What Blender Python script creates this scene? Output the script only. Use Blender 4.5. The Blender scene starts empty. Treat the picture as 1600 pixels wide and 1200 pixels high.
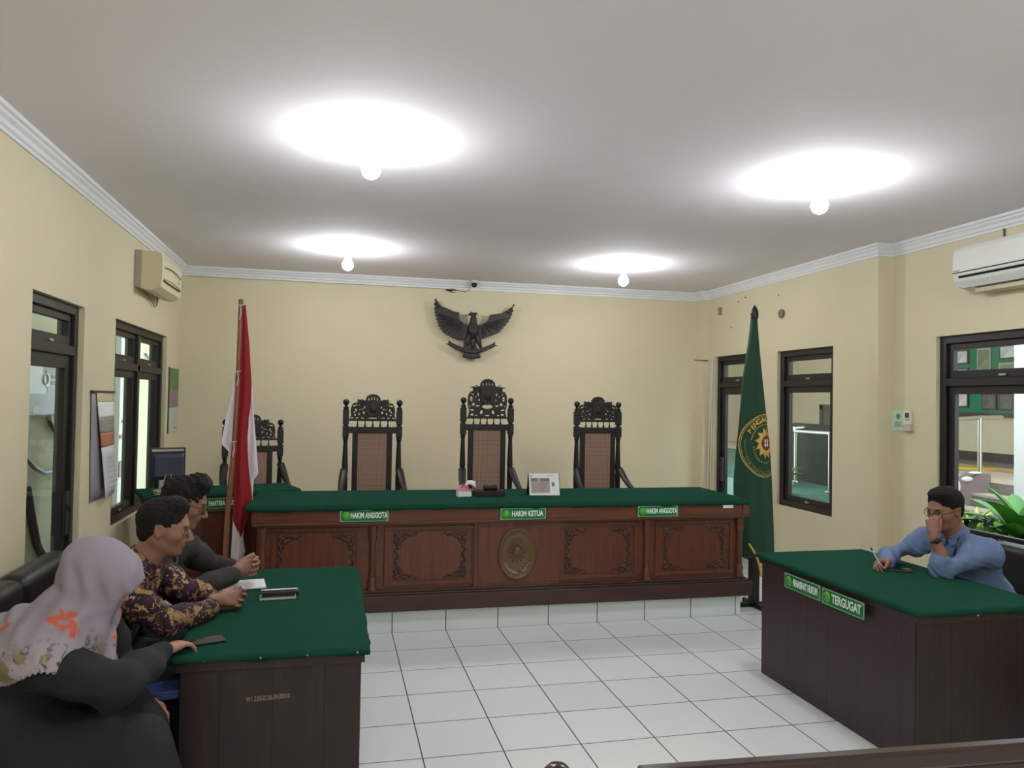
import bpy, math, random
import numpy as np
from mathutils import Vector, Matrix, noise
R = math.radians
PI = math.pi
scene = bpy.context.scene
C = scene.collection

# ---------------------------------------------------------------- camera
cam_data = bpy.data.cameras.new('camera')
cam_data.sensor_width = 36.0
cam_data.lens = 26.657
cam_data.clip_start = 0.05
cam_data.clip_end = 100
cam = bpy.data.objects.new('camera', cam_data)
C.objects.link(cam)
_r = (0.9734581, -0.2282115, 0.0172852)
_u = (-0.0218724, -0.0175868, 0.9996061)
_f = (0.2278176, 0.9734527, 0.0221115)
cam.matrix_world = Matrix(((_r[0], _u[0], -_f[0], -0.4530),
                           (_r[1], _u[1], -_f[1], -5.6930),
                           (_r[2], _u[2], -_f[2], 1.7292),
                           (0, 0, 0, 1)))
scene.camera = cam

# ---------------------------------------------------------------- world, exposure
world = bpy.data.worlds.new('world')
scene.world = world
world.use_nodes = True
_bg = world.node_tree.nodes['Background']
_bg.inputs[0].default_value = (0.86, 0.93, 1.0, 1)
_bg.inputs[1].default_value = 0.72
scene.view_settings.view_transform = 'Standard'
scene.view_settings.look = 'None'
scene.view_settings.gamma = 1
scene.view_settings.use_curve_mapping = False
scene.view_settings.exposure = 2.75
BULB = 58.0
scene.cycles.max_bounces = 8
scene.cycles.transparent_max_bounces = 12
scene.cycles.use_denoising = True
scene.cycles.sample_clamp_indirect = 6.0

# ---------------------------------------------------------------- helpers
class MB:
    """collects shapes, builds ONE mesh object"""
    def __init__(s):
        s.v = []; s.f = []; s.m = []; s.cur = 0; s.sm = []; s.smooth = False
    def add(s, vs, fs, smooth=None):
        n = len(s.v); s.v += [tuple(p) for p in vs]
        for f in fs:
            s.f.append(tuple(i + n for i in f)); s.m.append(s.cur)
            s.sm.append(s.smooth if smooth is None else smooth)
        return s
    def box(s, a, b, M=None):
        x0, y0, z0 = a; x1, y1, z1 = b
        vs = [(x0,y0,z0),(x1,y0,z0),(x1,y1,z0),(x0,y1,z0),(x0,y0,z1),(x1,y0,z1),(x1,y1,z1),(x0,y1,z1)]
        if M is not None: vs = [M @ Vector(p) for p in vs]
        return s.add(vs, [(0,3,2,1),(4,5,6,7),(0,1,5,4),(1,2,6,5),(2,3,7,6),(3,0,4,7)], False)
    def cbox(s, c, d, M=None):
        return s.box([c[i]-d[i]/2 for i in range(3)], [c[i]+d[i]/2 for i in range(3)], M)
    def prism(s, pts, axis, a, b):
        """2D polygon pts extruded along axis from a to b; pts in the other two axes in order"""
        def mk(p, t):
            q = [0, 0, 0]; k = [i for i in range(3) if i != axis]
            q[k[0]] = p[0]; q[k[1]] = p[1]; q[axis] = t; return q
        n = len(pts); vs = [mk(p, a) for p in pts] + [mk(p, b) for p in pts]
        fs = [tuple(range(n-1, -1, -1)), tuple(range(n, 2*n))]
        fs += [(i, (i+1) % n, n+(i+1) % n, n+i) for i in range(n)]
        return s.add(vs, fs, False)
    def lathe(s, prof, c=(0,0,0), n=20, M=None, half=False, sx=1, sy=1):
        """prof: (r, z) list, about z through c"""
        vs = []
        for r, z in prof:
            for i in range(n):
                a = 2*PI*i/n
                vs.append(Vector((r*math.cos(a)*sx, r*math.sin(a)*sy, z)))
        if M is not None: vs = [M @ p for p in vs]
        vs = [p + Vector(c) for p in vs]
        fs = []
        for j in range(len(prof)-1):
            for i in range(n):
                k = (i+1) % n
                fs.append((j*n+i, j*n+k, (j+1)*n+k, (j+1)*n+i))
        s.add(vs, fs, True)
        m = len(prof)-1
        s.add([vs[i] for i in range(n)], [tuple(range(n-1, -1, -1))], False)
        s.add([vs[m*n+i] for i in range(n)], [tuple(range(n))], False)
        return s
    def tube(s, pts, r, n=8, closed=False):
        pts = [Vector(p) for p in pts]; m = len(pts)
        rr = r if hasattr(r, '__len__') else [r]*m
        vs = []; up = None
        for i, p in enumerate(pts):
            if closed: t = pts[(i+1) % m]-pts[i-1]
            else: t = pts[min(i+1, m-1)]-pts[max(i-1, 0)]
            t.normalize()
            if up is None:
                up = Vector((0,0,1)) if abs(t.z) < .9 else Vector((1,0,0))
            a = t.cross(up)
            if a.length < 1e-4: a = t.cross(Vector((1,0.1,0)))
            a.normalize(); b = a.cross(t); b.normalize(); up = b
            for k in range(n):
                w = 2*PI*k/n
                vs.append(p + (a*math.cos(w)+b*math.sin(w))*rr[i])
        fs = []
        for j in range(m if closed else m-1):
            for k in range(n):
                q = (k+1) % n; j2 = (j+1) % m
                fs.append((j*n+k, j*n+q, j2*n+q, j2*n+k))
        s.add(vs, fs, True)
        if not closed:
            s.add(vs[:n], [tuple(range(n-1, -1, -1))], False)
            s.add(vs[-n:], [tuple(range(n))], False)
        return s
    def ell(s, c, r, M=None, n=16, m=10):
        vs = []
        for j in range(m+1):
            th = PI*j/m
            for i in range(n):
                a = 2*PI*i/n
                p = Vector((r[0]*math.sin(th)*math.cos(a), r[1]*math.sin(th)*math.sin(a), r[2]*math.cos(th)))
                if M is not None: p = M @ p
                vs.append(p + Vector(c))
        fs = []
        for j in range(m):
            for i in range(n):
                k = (i+1) % n
                fs.append((j*n+i, (j+1)*n+i, (j+1)*n+k, j*n+k))
        return s.add(vs, fs, True)
    def grid(s, P, closed=False, smooth=True):
        """P[j][i] points"""
        m = len(P); n = len(P[0]); vs = [p for r_ in P for p in r_]
        fs = []
        for j in range(m-1):
            for i in range(n if closed else n-1):
                k = (i+1) % n
                fs.append((j*n+i, j*n+k, (j+1)*n+k, (j+1)*n+i))
        return s.add(vs, fs, smooth)
    def mesh(s, name, off=(0,0,0)):
        me = bpy.data.meshes.new(name)
        me.from_pydata([(p[0]-off[0], p[1]-off[1], p[2]-off[2]) for p in s.v], [], s.f)
        me.polygons.foreach_set('material_index', s.m)
        me.polygons.foreach_set('use_smooth', s.sm)
        me.update()
        return me
    def build(s, name, mat, parent=None, bevel=0, solid=0, local=False, subsurf=0):
        off = (0,0,0)
        if parent is not None and not local:
            p = parent; o_ = Vector((0,0,0))
            while p is not None: o_ += p.location; p = p.parent
            off = o_
        me = s.mesh(name, off)
        for m_ in (mat if isinstance(mat, (list, tuple)) else [mat]): me.materials.append(m_)
        o = bpy.data.objects.new(name, me); C.objects.link(o)
        if parent is not None: o.parent = parent
        if solid:
            md = o.modifiers.new('solid', 'SOLIDIFY'); md.thickness = abs(solid); md.offset = 0 if solid > 0 else -1
        if bevel:
            md = o.modifiers.new('bevel', 'BEVEL'); md.width = bevel; md.segments = 2; md.limit_method = 'ANGLE'; md.angle_limit = R(35)
        if subsurf:
            md = o.modifiers.new('sub', 'SUBSURF'); md.levels = subsurf; md.render_levels = subsurf
        return o

def tag(o, label=None, cat=None, group=None, kind=None):
    if label: o['label'] = label
    if cat: o['category'] = cat
    if group: o['group'] = group
    if kind: o['kind'] = kind
    return o
def thing(name, label, cat, loc=(0,0,0), rotz=0, group=None):
    o = bpy.data.objects.new(name, None); C.objects.link(o)
    o.location = loc; o.rotation_euler = (0,0,rotz); o.empty_display_size = .05
    return tag(o, label, cat, group)
def struct(o): o['kind'] = 'structure'; return o
def copy_tree(o, parent=None):
    c = o.copy(); C.objects.link(c)
    if parent is not None: c.parent = parent
    for ch in list(o.children): copy_tree(ch, c)
    return c
def text_mesh(name, txt, size, mat, parent, M, ext=.0015, sx=1.0, bold=0.0, align='CENTER'):
    """M: matrix (local to parent) whose x is reading direction, y up, z out of the face"""
    cu = bpy.data.curves.new(name, 'FONT'); cu.body = txt; cu.size = size; cu.extrude = ext
    cu.align_x = align; cu.align_y = 'CENTER'; cu.offset = bold; cu.resolution_u = 3
    t = bpy.data.objects.new(name, cu); C.objects.link(t)
    bpy.context.view_layer.update()
    me = bpy.data.meshes.new_from_object(t.evaluated_get(bpy.context.evaluated_depsgraph_get()))
    bpy.data.objects.remove(t)
    me.transform(M @ Matrix.Diagonal((sx, 1, 1, 1)))
    me.materials.clear(); me.materials.append(mat)
    o = bpy.data.objects.new(name, me); C.objects.link(o); o.parent = parent
    return o
def curve_plate(name, loops, depth, mat, parent=None, M=None, bevel=0):
    """closed 2D loops (first outline, others holes) -> extruded plate"""
    cu = bpy.data.curves.new(name, 'CURVE'); cu.dimensions = '2D'; cu.fill_mode = 'BOTH'; cu.extrude = depth/2
    cu.bevel_depth = bevel; cu.bevel_resolution = 1; cu.offset = -bevel
    for lp in loops:
        sp = cu.splines.new('POLY'); sp.points.add(len(lp)-1); sp.use_cyclic_u = True
        for i, p in enumerate(lp): sp.points[i].co = (p[0], p[1], 0, 1)
    t = bpy.data.objects.new(name, cu); C.objects.link(t)
    bpy.context.view_layer.update()
    me = bpy.data.meshes.new_from_object(t.evaluated_get(bpy.context.evaluated_depsgraph_get()))
    bpy.data.objects.remove(t)
    if M is not None: me.transform(M)
    me.materials.clear(); me.materials.append(mat)
    o = bpy.data.objects.new(name, me); C.objects.link(o)
    if parent is not None: o.parent = parent
    return o
def basis(x, y, z, o):
    x, y, z, o = Vector(x), Vector(y), Vector(z), Vector(o)
    return Matrix(((x.x,y.x,z.x,o.x),(x.y,y.y,z.y,o.y),(x.z,y.z,z.z,o.z),(0,0,0,1)))

# ---------------------------------------------------------------- materials
def srgb(r, g, b):
    f = lambda c: (c/255/12.92) if c/255 <= .04045 else ((c/255+.055)/1.055)**2.4
    return (f(r), f(g), f(b), 1)
def nm(name):
    m = bpy.data.materials.new(name); m.use_nodes = True
    return m, m.node_tree.nodes, m.node_tree.links, m.node_tree.nodes['Principled BSDF']
def mat(name, col, rough=.6, metal=0, var=.0, scale=8, bump=0, bscale=60, coat=0, spec=.5, sheen=0):
    m, N, L, b = nm(name)
    b.inputs['Base Color'].default_value = col
    b.inputs['Roughness'].default_value = rough
    b.inputs['Metallic'].default_value = metal
    b.inputs['Specular IOR Level'].default_value = spec
    if coat: b.inputs['Coat Weight'].default_value = coat; b.inputs['Coat Roughness'].default_value = .15
    if sheen: b.inputs['Sheen Weight'].default_value = sheen
    tc = N.new('ShaderNodeTexCoord')
    if var:
        n = N.new('ShaderNodeTexNoise'); n.inputs['Scale'].default_value = scale; n.inputs['Detail'].default_value = 5
        L.new(tc.outputs['Object'], n.inputs['Vector'])
        mx = N.new('ShaderNodeMix'); mx.data_type = 'RGBA'
        mx.inputs['A'].default_value = tuple(c*(1-var) for c in col[:3])+(1,)
        mx.inputs['B'].default_value = tuple(min(1, c*(1+var)) for c in col[:3])+(1,)
        L.new(n.outputs['Fac'], mx.inputs['Factor']); L.new(mx.outputs['Result'], b.inputs['Base Color'])
    if bump:
        n2 = N.new('ShaderNodeTexNoise'); n2.inputs['Scale'].default_value = bscale; n2.inputs['Detail'].default_value = 4
        L.new(tc.outputs['Object'], n2.inputs['Vector'])
        bp = N.new('ShaderNodeBump'); bp.inputs['Strength'].default_value = bump; bp.inputs['Distance'].default_value = .01
        L.new(n2.outputs['Fac'], bp.inputs['Height']); L.new(bp.outputs['Normal'], b.inputs['Normal'])
    return m
def wood(name, c1, c2, rough=.4, axis=2, scale=3.0, coat=.0, planks=0, pax=1):
    m, N, L, b = nm(name)
    tc = N.new('ShaderNodeTexCoord'); mp = N.new('ShaderNodeMapping')
    s = [14*scale]*3; s[axis] = scale
    mp.inputs['Scale'].default_value = s
    L.new(tc.outputs['Object'], mp.inputs['Vector'])
    n = N.new('ShaderNodeTexNoise'); n.inputs['Scale'].default_value = 1.2; n.inputs['Detail'].default_value = 6; n.inputs['Distortion'].default_value = .6
    L.new(mp.outputs['Vector'], n.inputs['Vector'])
    cr = N.new('ShaderNodeValToRGB'); cr.color_ramp.elements[0].position = .3; cr.color_ramp.elements[1].position = .72
    cr.color_ramp.elements[0].color = c1; cr.color_ramp.elements[1].color = c2
    L.new(n.outputs['Fac'], cr.inputs['Fac'])
    L.new(cr.outputs['Color'], b.inputs['Base Color'])
    b.inputs['Roughness'].default_value = rough
    if coat: b.inputs['Coat Weight'].default_value = coat; b.inputs['Coat Roughness'].default_value = .2
    bp = N.new('ShaderNodeBump'); bp.inputs['Strength'].default_value = .12; bp.inputs['Distance'].default_value = .004
    L.new(n.outputs['Fac'], bp.inputs['Height']); L.new(bp.outputs['Normal'], b.inputs['Normal'])
    if planks:   # dark v-grooves every `planks` metres across axis pax
        sp = N.new('ShaderNodeSeparateXYZ'); L.new(tc.outputs['Object'], sp.inputs[0])
        d = N.new('ShaderNodeMath'); d.operation = 'DIVIDE'; L.new(sp.outputs[pax], d.inputs[0]); d.inputs[1].default_value = planks
        f = N.new('ShaderNodeMath'); f.operation = 'FRACT'; L.new(d.outputs[0], f.inputs[0])
        l = N.new('ShaderNodeMath'); l.operation = 'LESS_THAN'; L.new(f.outputs[0], l.inputs[0]); l.inputs[1].default_value = .03
        mx = N.new('ShaderNodeMix'); mx.data_type = 'RGBA'; L.new(l.outputs[0], mx.inputs['Factor'])
        L.new(cr.outputs['Color'], mx.inputs['A']); mx.inputs['B'].default_value = tuple(c*.35 for c in c1[:3])+(1,)
        L.new(mx.outputs['Result'], b.inputs['Base Color'])
    return m
def emis(name, col, s):
    m, N, L, b = nm(name)
    b.inputs['Base Color'].default_value = col
    b.inputs['Emission Color'].default_value = col; b.inputs['Emission Strength'].default_value = s
    return m
def wall_paint(name, col):
    m, N, L, b = nm(name)
    tc = N.new('ShaderNodeTexCoord')
    n = N.new('ShaderNodeTexNoise'); n.inputs['Scale'].default_value = .9; n.inputs['Detail'].default_value = 6; n.inputs['Roughness'].default_value = .6
    L.new(tc.outputs['Object'], n.inputs['Vector'])
    mx = N.new('ShaderNodeMix'); mx.data_type = 'RGBA'
    mx.inputs['A'].default_value = (col[0]*.93, col[1]*.92, col[2]*.88, 1); mx.inputs['B'].default_value = tuple(min(1, c*1.05) for c in col[:3])+(1,)
    L.new(n.outputs['Fac'], mx.inputs['Factor']); L.new(mx.outputs['Result'], b.inputs['Base Color'])
    b.inputs['Roughness'].default_value = .75
    n2 = N.new('ShaderNodeTexNoise'); n2.inputs['Scale'].default_value = 5; n2.inputs['Detail'].default_value = 7
    L.new(tc.outputs['Object'], n2.inputs['Vector'])
    bp = N.new('ShaderNodeBump'); bp.inputs['Strength'].default_value = .25; bp.inputs['Distance'].default_value = .01
    L.new(n2.outputs['Fac'], bp.inputs['Height']); L.new(bp.outputs['Normal'], b.inputs['Normal'])
    return m
def tile_mat(name, col, grout, size, offs=(0,0,0), axes=(0,1), rough=.18, gw=.007):
    m, N, L, b = nm(name)
    g = N.new('ShaderNodeNewGeometry')
    sp = N.new('ShaderNodeSeparateXYZ'); L.new(g.outputs['Position'], sp.inputs[0])
    outs = []; cells = []
    for ax in axes:
        a = N.new('ShaderNodeMath'); a.operation = 'SUBTRACT'; L.new(sp.outputs[ax], a.inputs[0]); a.inputs[1].default_value = offs[ax]-gw/2
        d = N.new('ShaderNodeMath'); d.operation = 'DIVIDE'; L.new(a.outputs[0], d.inputs[0]); d.inputs[1].default_value = size
        f = N.new('ShaderNodeMath'); f.operation = 'FRACT'; L.new(d.outputs[0], f.inputs[0])
        l = N.new('ShaderNodeMath'); l.operation = 'LESS_THAN'; L.new(f.outputs[0], l.inputs[0]); l.inputs[1].default_value = gw/size
        fl = N.new('ShaderNodeMath'); fl.operation = 'FLOOR'; L.new(d.outputs[0], fl.inputs[0]); cells.append(fl)
        outs.append(l)
    if len(outs) == 2:
        mxx = N.new('ShaderNodeMath'); mxx.operation = 'MAXIMUM'; L.new(outs[0].outputs[0], mxx.inputs[0]); L.new(outs[1].outputs[0], mxx.inputs[1])
    else: mxx = outs[0]
    cb = N.new('ShaderNodeCombineXYZ')
    for i, c_ in enumerate(cells): L.new(c_.outputs[0], cb.inputs[i])
    wn = N.new('ShaderNodeTexWhiteNoise'); wn.noise_dimensions = '3D'; L.new(cb.outputs[0], wn.inputs['Vector'])
    m0 = N.new('ShaderNodeMix'); m0.data_type = 'RGBA'; L.new(wn.outputs['Value'], m0.inputs['Factor'])
    m0.inputs['A'].default_value = tuple(c*.95 for c in col[:3])+(1,); m0.inputs['B'].default_value = col
    mx = N.new('ShaderNodeMix'); mx.data_type = 'RGBA'; L.new(mxx.outputs[0], mx.inputs['Factor'])
    L.new(m0.outputs['Result'], mx.inputs['A']); mx.inputs['B'].default_value = grout
    L.new(mx.outputs['Result'], b.inputs['Base Color'])
    b.inputs['Roughness'].default_value = rough
    bp = N.new('ShaderNodeBump'); bp.inputs['Strength'].default_value = .3; bp.inputs['Distance'].default_value = .002; bp.invert = True
    L.new(mxx.outputs[0], bp.inputs['Height']); L.new(bp.outputs['Normal'], b.inputs['Normal'])
    return m
def glass_mat():
    m, N, L, b = nm('window_glass')
    N.remove(b); out = N['Material Output']
    t = N.new('ShaderNodeBsdfTransparent'); t.inputs[0].default_value = (.9, .93, .91, 1)
    g = N.new('ShaderNodeBsdfGlossy'); g.inputs['Roughness'].default_value = .03
    lw = N.new('ShaderNodeLayerWeight'); lw.inputs[0].default_value = .5
    pw = N.new('ShaderNodeMath'); pw.operation = 'POWER'; L.new(lw.outputs['Facing'], pw.inputs[0]); pw.inputs[1].default_value = 5
    fr = N.new('ShaderNodeMath'); fr.operation = 'MULTIPLY_ADD'; L.new(pw.outputs[0], fr.inputs[0]); fr.inputs[1].default_value = .5; fr.inputs[2].default_value = .03
    mx = N.new('ShaderNodeMixShader'); L.new(fr.outputs[0], mx.inputs[0]); L.new(t.outputs[0], mx.inputs[1]); L.new(g.outputs[0], mx.inputs[2])
    L.new(mx.outputs[0], out.inputs[0]); return m
def felt_mat(name, col):
    return mat(name, col, .95, 0, .18, 90, .35, 400, spec=.02)

M_WALL = wall_paint('cream_wall_paint', srgb(211, 202, 172))
M_CEIL = mat('ceiling_paint', srgb(231, 226, 231), .9, 0, .03, 2)
M_CORN = mat('white_cornice_paint', srgb(222, 223, 227), .6, 0, .04, 6)
M_FLOOR = tile_mat('white_floor_tiles', srgb(225, 228, 226), srgb(95, 95, 92), .4, (0, -.008, 0))
M_RISER = tile_mat('white_riser_tiles', srgb(218, 224, 222), srgb(60, 60, 58), .4, (0, 0, 0), axes=(0,), rough=.25)
M_FRAME = mat('dark_brown_frame_paint', srgb(27, 21, 20), .45, 0, .15, 10)
M_GLASS = glass_mat()
M_FELT = felt_mat('green_felt', srgb(30, 71, 56))
M_TEAK = wood('teak_brown_wood', srgb(78, 40, 25), srgb(106, 56, 36), .42, 0, 2.0, .15)
M_TEAKV = wood('teak_wood_upright', srgb(76, 38, 25), srgb(102, 54, 35), .4, 2, 2.0, .2)
M_TEAKD = wood('dark_teak_wood', srgb(50, 27, 23), srgb(68, 38, 32), .42, 0, 2.0, .15)
M_CARVE = mat('dark_carved_wood', srgb(64, 34, 26), .5, 0, .2, 30)
M_LAM = wood('dark_plum_wood_panel', srgb(42, 26, 25), srgb(56, 35, 33), .45, 2, 2.0, .05, .19, 1)
M_LAMX = wood('dark_plum_wood_panel_end', srgb(35, 24, 23), srgb(48, 33, 31), .45, 2, 2.0, .05, .19, 0)
M_EBONY = wood('near_black_carved_wood', srgb(12, 8, 8), srgb(26, 17, 16), .5, 2, 2.0, 0)
M_GARUDA = wood('carved_emblem_wood', srgb(26, 19, 19), srgb(44, 31, 30), .5, 2, 4.0)
M_WHITE = mat('white_plastic', srgb(214, 214, 208), .35, 0, .02, 5)
M_BEIGE = mat('yellowed_plastic', srgb(208, 200, 164), .45, 0, .05, 5)
M_GREYP = mat('grey_plastic', srgb(160, 155, 145), .5)
M_DARKP = mat('dark_plastic', srgb(28, 28, 34), .35)
M_BLACK = mat('black_gap', srgb(14, 12, 12), .6)
M_LEATHER = mat('black_leatherette', srgb(17, 16, 17), .38, 0, .2, 20, .25, 90)
M_STEEL = mat('brushed_steel', srgb(190, 185, 175), .3, .9)
M_SIGN = mat('green_sign_face', srgb(14, 104, 54), .35)
M_SIGNB = mat('pale_green_sign_border', srgb(120, 190, 140), .4)
M_LIME = mat('lime_green_sign_badge', srgb(88, 172, 50), .4)
M_LETTER = mat('white_lettering', srgb(225, 235, 225), .4)
M_PAPER = mat('white_paper', srgb(228, 230, 228), .7)
M_CREAMOUT = wall_paint('outdoor_cream_wall', srgb(206, 194, 168))
M_BRASS = mat('antique_brass', srgb(98, 74, 48), .5, .25, .25, 25, .4, 60)
M_GOLD = mat('gold_thread', srgb(205, 170, 80), .5, .2)
M_PHONE = mat('phone_glass_black', srgb(12, 13, 16), .12)
M_GREENP = mat('green_floor_paint', srgb(60, 104, 90), .5, 0, .06, 4)

def wall_with_holes(name, axis, face, thick, a0, a1, z0, z1, holes, m):
    """wall slab perpendicular to X (axis 0) or Y (axis 1); holes = (a,b,zlo,zhi)"""
    mb = MB()
    cuts = sorted(set([a0, a1]+[h[0] for h in holes]+[h[1] for h in holes]))
    for i in range(len(cuts)-1):
        p, q = cuts[i], cuts[i+1]; mid = (p+q)/2
        hs = sorted([h for h in holes if h[0] < mid < h[1]], key=lambda h: h[2])
        z = z0
        segs = []
        for h in hs:
            segs.append((z, h[2])); z = h[3]
        segs.append((z, z1))
        for s0, s1 in segs:
            if s1-s0 > 1e-4:
                lo, hi = min(face, face+thick), max(face, face+thick)
                if axis == 0: mb.box((lo, p, s0), (hi, q, s1))
                else: mb.box((p, lo, s0), (q, hi, s1))
    return struct(mb.build(name, m))

XL, XR, XR2, YB, YF, H = -2.066, 4.0, 4.15, 2.95, -8.2, 3.1
struct(MB().box((XL-.2, YF-.2, -.12), (XR2+.2, YB+.2, 0)).build('floor', M_FLOOR))
struct(MB().box((XL-.2, YF-.2, H), (XR2+.2, YB+.2, H+.1)).build('ceiling', M_CEIL))
LH = [(-1.08, -.19, 0, 2.295), (.54, 2.33, .72, 2.30)]
wall_with_holes('wall_left', 0, XL, -.15, YF, YB, 0, H, LH, M_WALL)
wall_with_holes('wall_back', 1, YB, .15, XL-.15, XR+.15, 0, H, [], M_WALL)
RH = [(1.75, 2.63, 0, 2.30), (.41, 1.31, .71, 2.285)]
wall_with_holes('wall_right', 0, XR, .15, -.18, YB, 0, H, RH, M_WALL)
RH2 = [(-2.60, -.65, .71, 2.29)]
wall_with_holes('wall_right_recessed', 0, XR2, .15, YF, -.18, 0, H, RH2, M_WALL)
wall_with_holes('wall_front', 1, YF, -.15, XL-.15, XR2+.15, 0, H, [], M_WALL)
struct(MB().box((3.915, 2.77, 0), (XR, YB, H)).build('wall_corner_pillar', M_WALL))

# cornice: stepped moulding swept along the top of the walls
def cornice(name, pts):
    prof = [(0, -.095), (.012, -.095), (.014, -.078), (.026, -.070), (.034, -.050), (.052, -.036), (.058, -.024), (.072, -.018), (.078, -.004), (.078, 0), (0, 0)]
    mb = MB(); rows = []
    n = len(pts)
    for i, p in enumerate(pts):
        d0 = (Vector(pts[i])-Vector(pts[i-1])).normalized() if i > 0 else None
        d1 = (Vector(pts[i+1])-Vector(pts[i])).normalized() if i < n-1 else None
        if d0 is None: d0 = d1
        if d1 is None: d1 = d0
        n0 = Vector((d0.y, -d0.x)); n1 = Vector((d1.y, -d1.x))
        mt = (n0+n1); mt = mt/ (mt.dot(n0)) if mt.length > .01 else n0
        rows.append([(p[0]+mt.x*a, p[1]+mt.y*a, H+z) for a, z in prof])
    mb.grid(rows, closed=True, smooth=False)
    return struct(mb.build(name, M_CORN))
cornice('trim_1', [(XL, YF), (XL, YB), (3.915, YB), (3.915, 2.77), (XR, 2.77), (XR, -.18), (XR2, -.18), (XR2, YF)])
# raised platform the judges' bench stands on
pf = MB().box((XL, 0, 0), (2.845, YB, .150)).build('platform', M_RISER); struct(pf)
struct(MB().box((XL, -.004, .150), (2.85, YB, .156)).build('platform_top', mat('platform_top_tile', srgb(205, 198, 196), .35)))

# ---------------------------------------------------------------- windows and doors
def window(name, wx, side, y0, y1, z0, z1, bar, mull=(), fr=.06, lower=True, door=False):
    """side=+1: room lies towards +X of the wall face (left wall); -1: right wall"""
    s = side
    root = bpy.data.objects.new(name, None); C.objects.link(root); root.location = (wx, (y0+y1)/2, z0); struct(root)
    def bx(mb, d0, d1, ya, yb, za, zb):
        xa, xb = wx-s*d0, wx-s*d1
        mb.box((min(xa, xb), ya, za), (max(xa, xb), yb, zb))
    f = MB()
    D0, D1 = .035, .145
    bx(f, D0, D1, y0, y0+fr, z0, z1); bx(f, D0, D1, y1-fr, y1, z0, z1)
    bx(f, D0, D1, y0+fr, y1-fr, z1-fr, z1)
    if not door: bx(f, D0, D1, y0+fr, y1-fr, z0, z0+fr)
    bx(f, D0, D1, y0+fr, y1-fr, bar-.03, bar+.03)
    ms = sorted(mull)
    for y in ms: bx(f, D0, D1, y-.035, y+.035, z0+(fr if not door else 0), z1-fr)
    f.build('window_frame' if not door else 'door_frame', M_FRAME, root, bevel=.004)
    ys = [y0+fr]+[v for y in ms for v in (y-.035, y+.035)]+[y1-fr]
    for k in range(0, len(ys), 2):
        for (za, zb, sw, bot) in ((bar+.03, z1-fr, .045, .062), ((z0+fr) if not door else .01, bar-.03, .06 if not door else .085, .055 if not door else .2)):
            g = MB(); a, b_ = ys[k]+.003, ys[k+1]-.003
            bx(g, .06, .10, a, a+sw, za, zb); bx(g, .06, .10, b_-sw, b_, za, zb)
            bx(g, .06, .10, a+sw, b_-sw, zb-sw, zb); bx(g, .06, .10, a+sw, b_-sw, za, za+bot)
            nm_ = 'sash' if not (door and za < .1) else 'door_leaf'
            so = g.build(nm_, M_FRAME, root, bevel=.003)
            p = MB(); bx(p, .078, .082, a+sw-.005, b_-sw+.005, za+bot-.005, zb-sw+.005)
            p.build('pane', M_GLASS, so)
            if door and za < .1:
                h = MB(); yh = b_-.045 if s > 0 else b_-.045
                bx(h, .035, .06, yh-.03, yh+.03, .82, 1.10); bx(h, .015, .035, yh-.012, yh+.012, .98, 1.01)
                h.build('door_handle', M_DARKP, so, bevel=.003)
            else:
                h = MB(); ym = (a+b_)/2; bx(h, .045, .06, ym-.03, ym+.03, za+.012, za+.026)
                h.build('latch', M_STEEL, so)
    return root
window('door_1', XL, 1, -1.08, -.19, 0, 2.295, 2.0, door=True)
window('window_1', XL, 1, .54, 2.33, .72, 2.30, 1.955, mull=(1.42,))
window('door_2', XR, -1, 1.75, 2.63, 0, 2.30, 1.96, door=True)
window('window_2', XR, -1, .41, 1.31, .71, 2.285, 1.95)
window('window_3', XR2, -1, -2.60, -.65, .71, 2.29, 1.93, mull=(-1.75,))
# ---------------------------------------------------------------- lamps
def bulb(x, y, label):
    t = thing('ceiling_bulb', label, 'light bulb', (x, y, H), 0, 'ceiling bulbs')
    b = MB(); b.lathe([(.052, 0), (.050, -.012), (.030, -.03), (.026, -.07), (.034, -.11), (.040, -.126), (.0, -.126)], (0, 0, 0), 20)
    b.build('bulb_socket', M_WHITE, t, local=True)
    g = MB(); pr = [(.0, -.212)]
    for k in range(1, 12):
        a = PI*k/12; pr.append((.050*math.sin(a)*(1 if k < 8 else .92), -.162-.050*math.cos(a)))
    pr = [p_ for p_ in pr if p_[1] < -.127]+[(.036, -.127)]
    g.lathe(pr, (0, 0, 0), 20)
    g.build('glass_globe', M_BULB, t, local=True)
    return t
M_BULB = emis('lit_bulb_glass', (.94, .97, 1.0, 1), BULB)
bulb(-.29, -1.635, 'lit white globe bulb on the ceiling, largest of the pair above the flag side')
bulb(-.36, 1.34, 'lit white globe bulb high over the small clerk desk side, near the back cornice')
bulb(2.37, -1.685, 'lit white globe bulb on the ceiling nearest the big white air conditioner')
bulb(2.315, 1.364, 'lit white globe bulb near the back wall, beside the eagle carving towards the green flag')
for x_, y_ in ((-.3, -4.65), (2.37, -4.7), (-.3, -7.3), (2.37, -7.3)):
    bulb(x_, y_, 'lit white globe bulb on the ceiling over the public seats, out of view')

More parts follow.
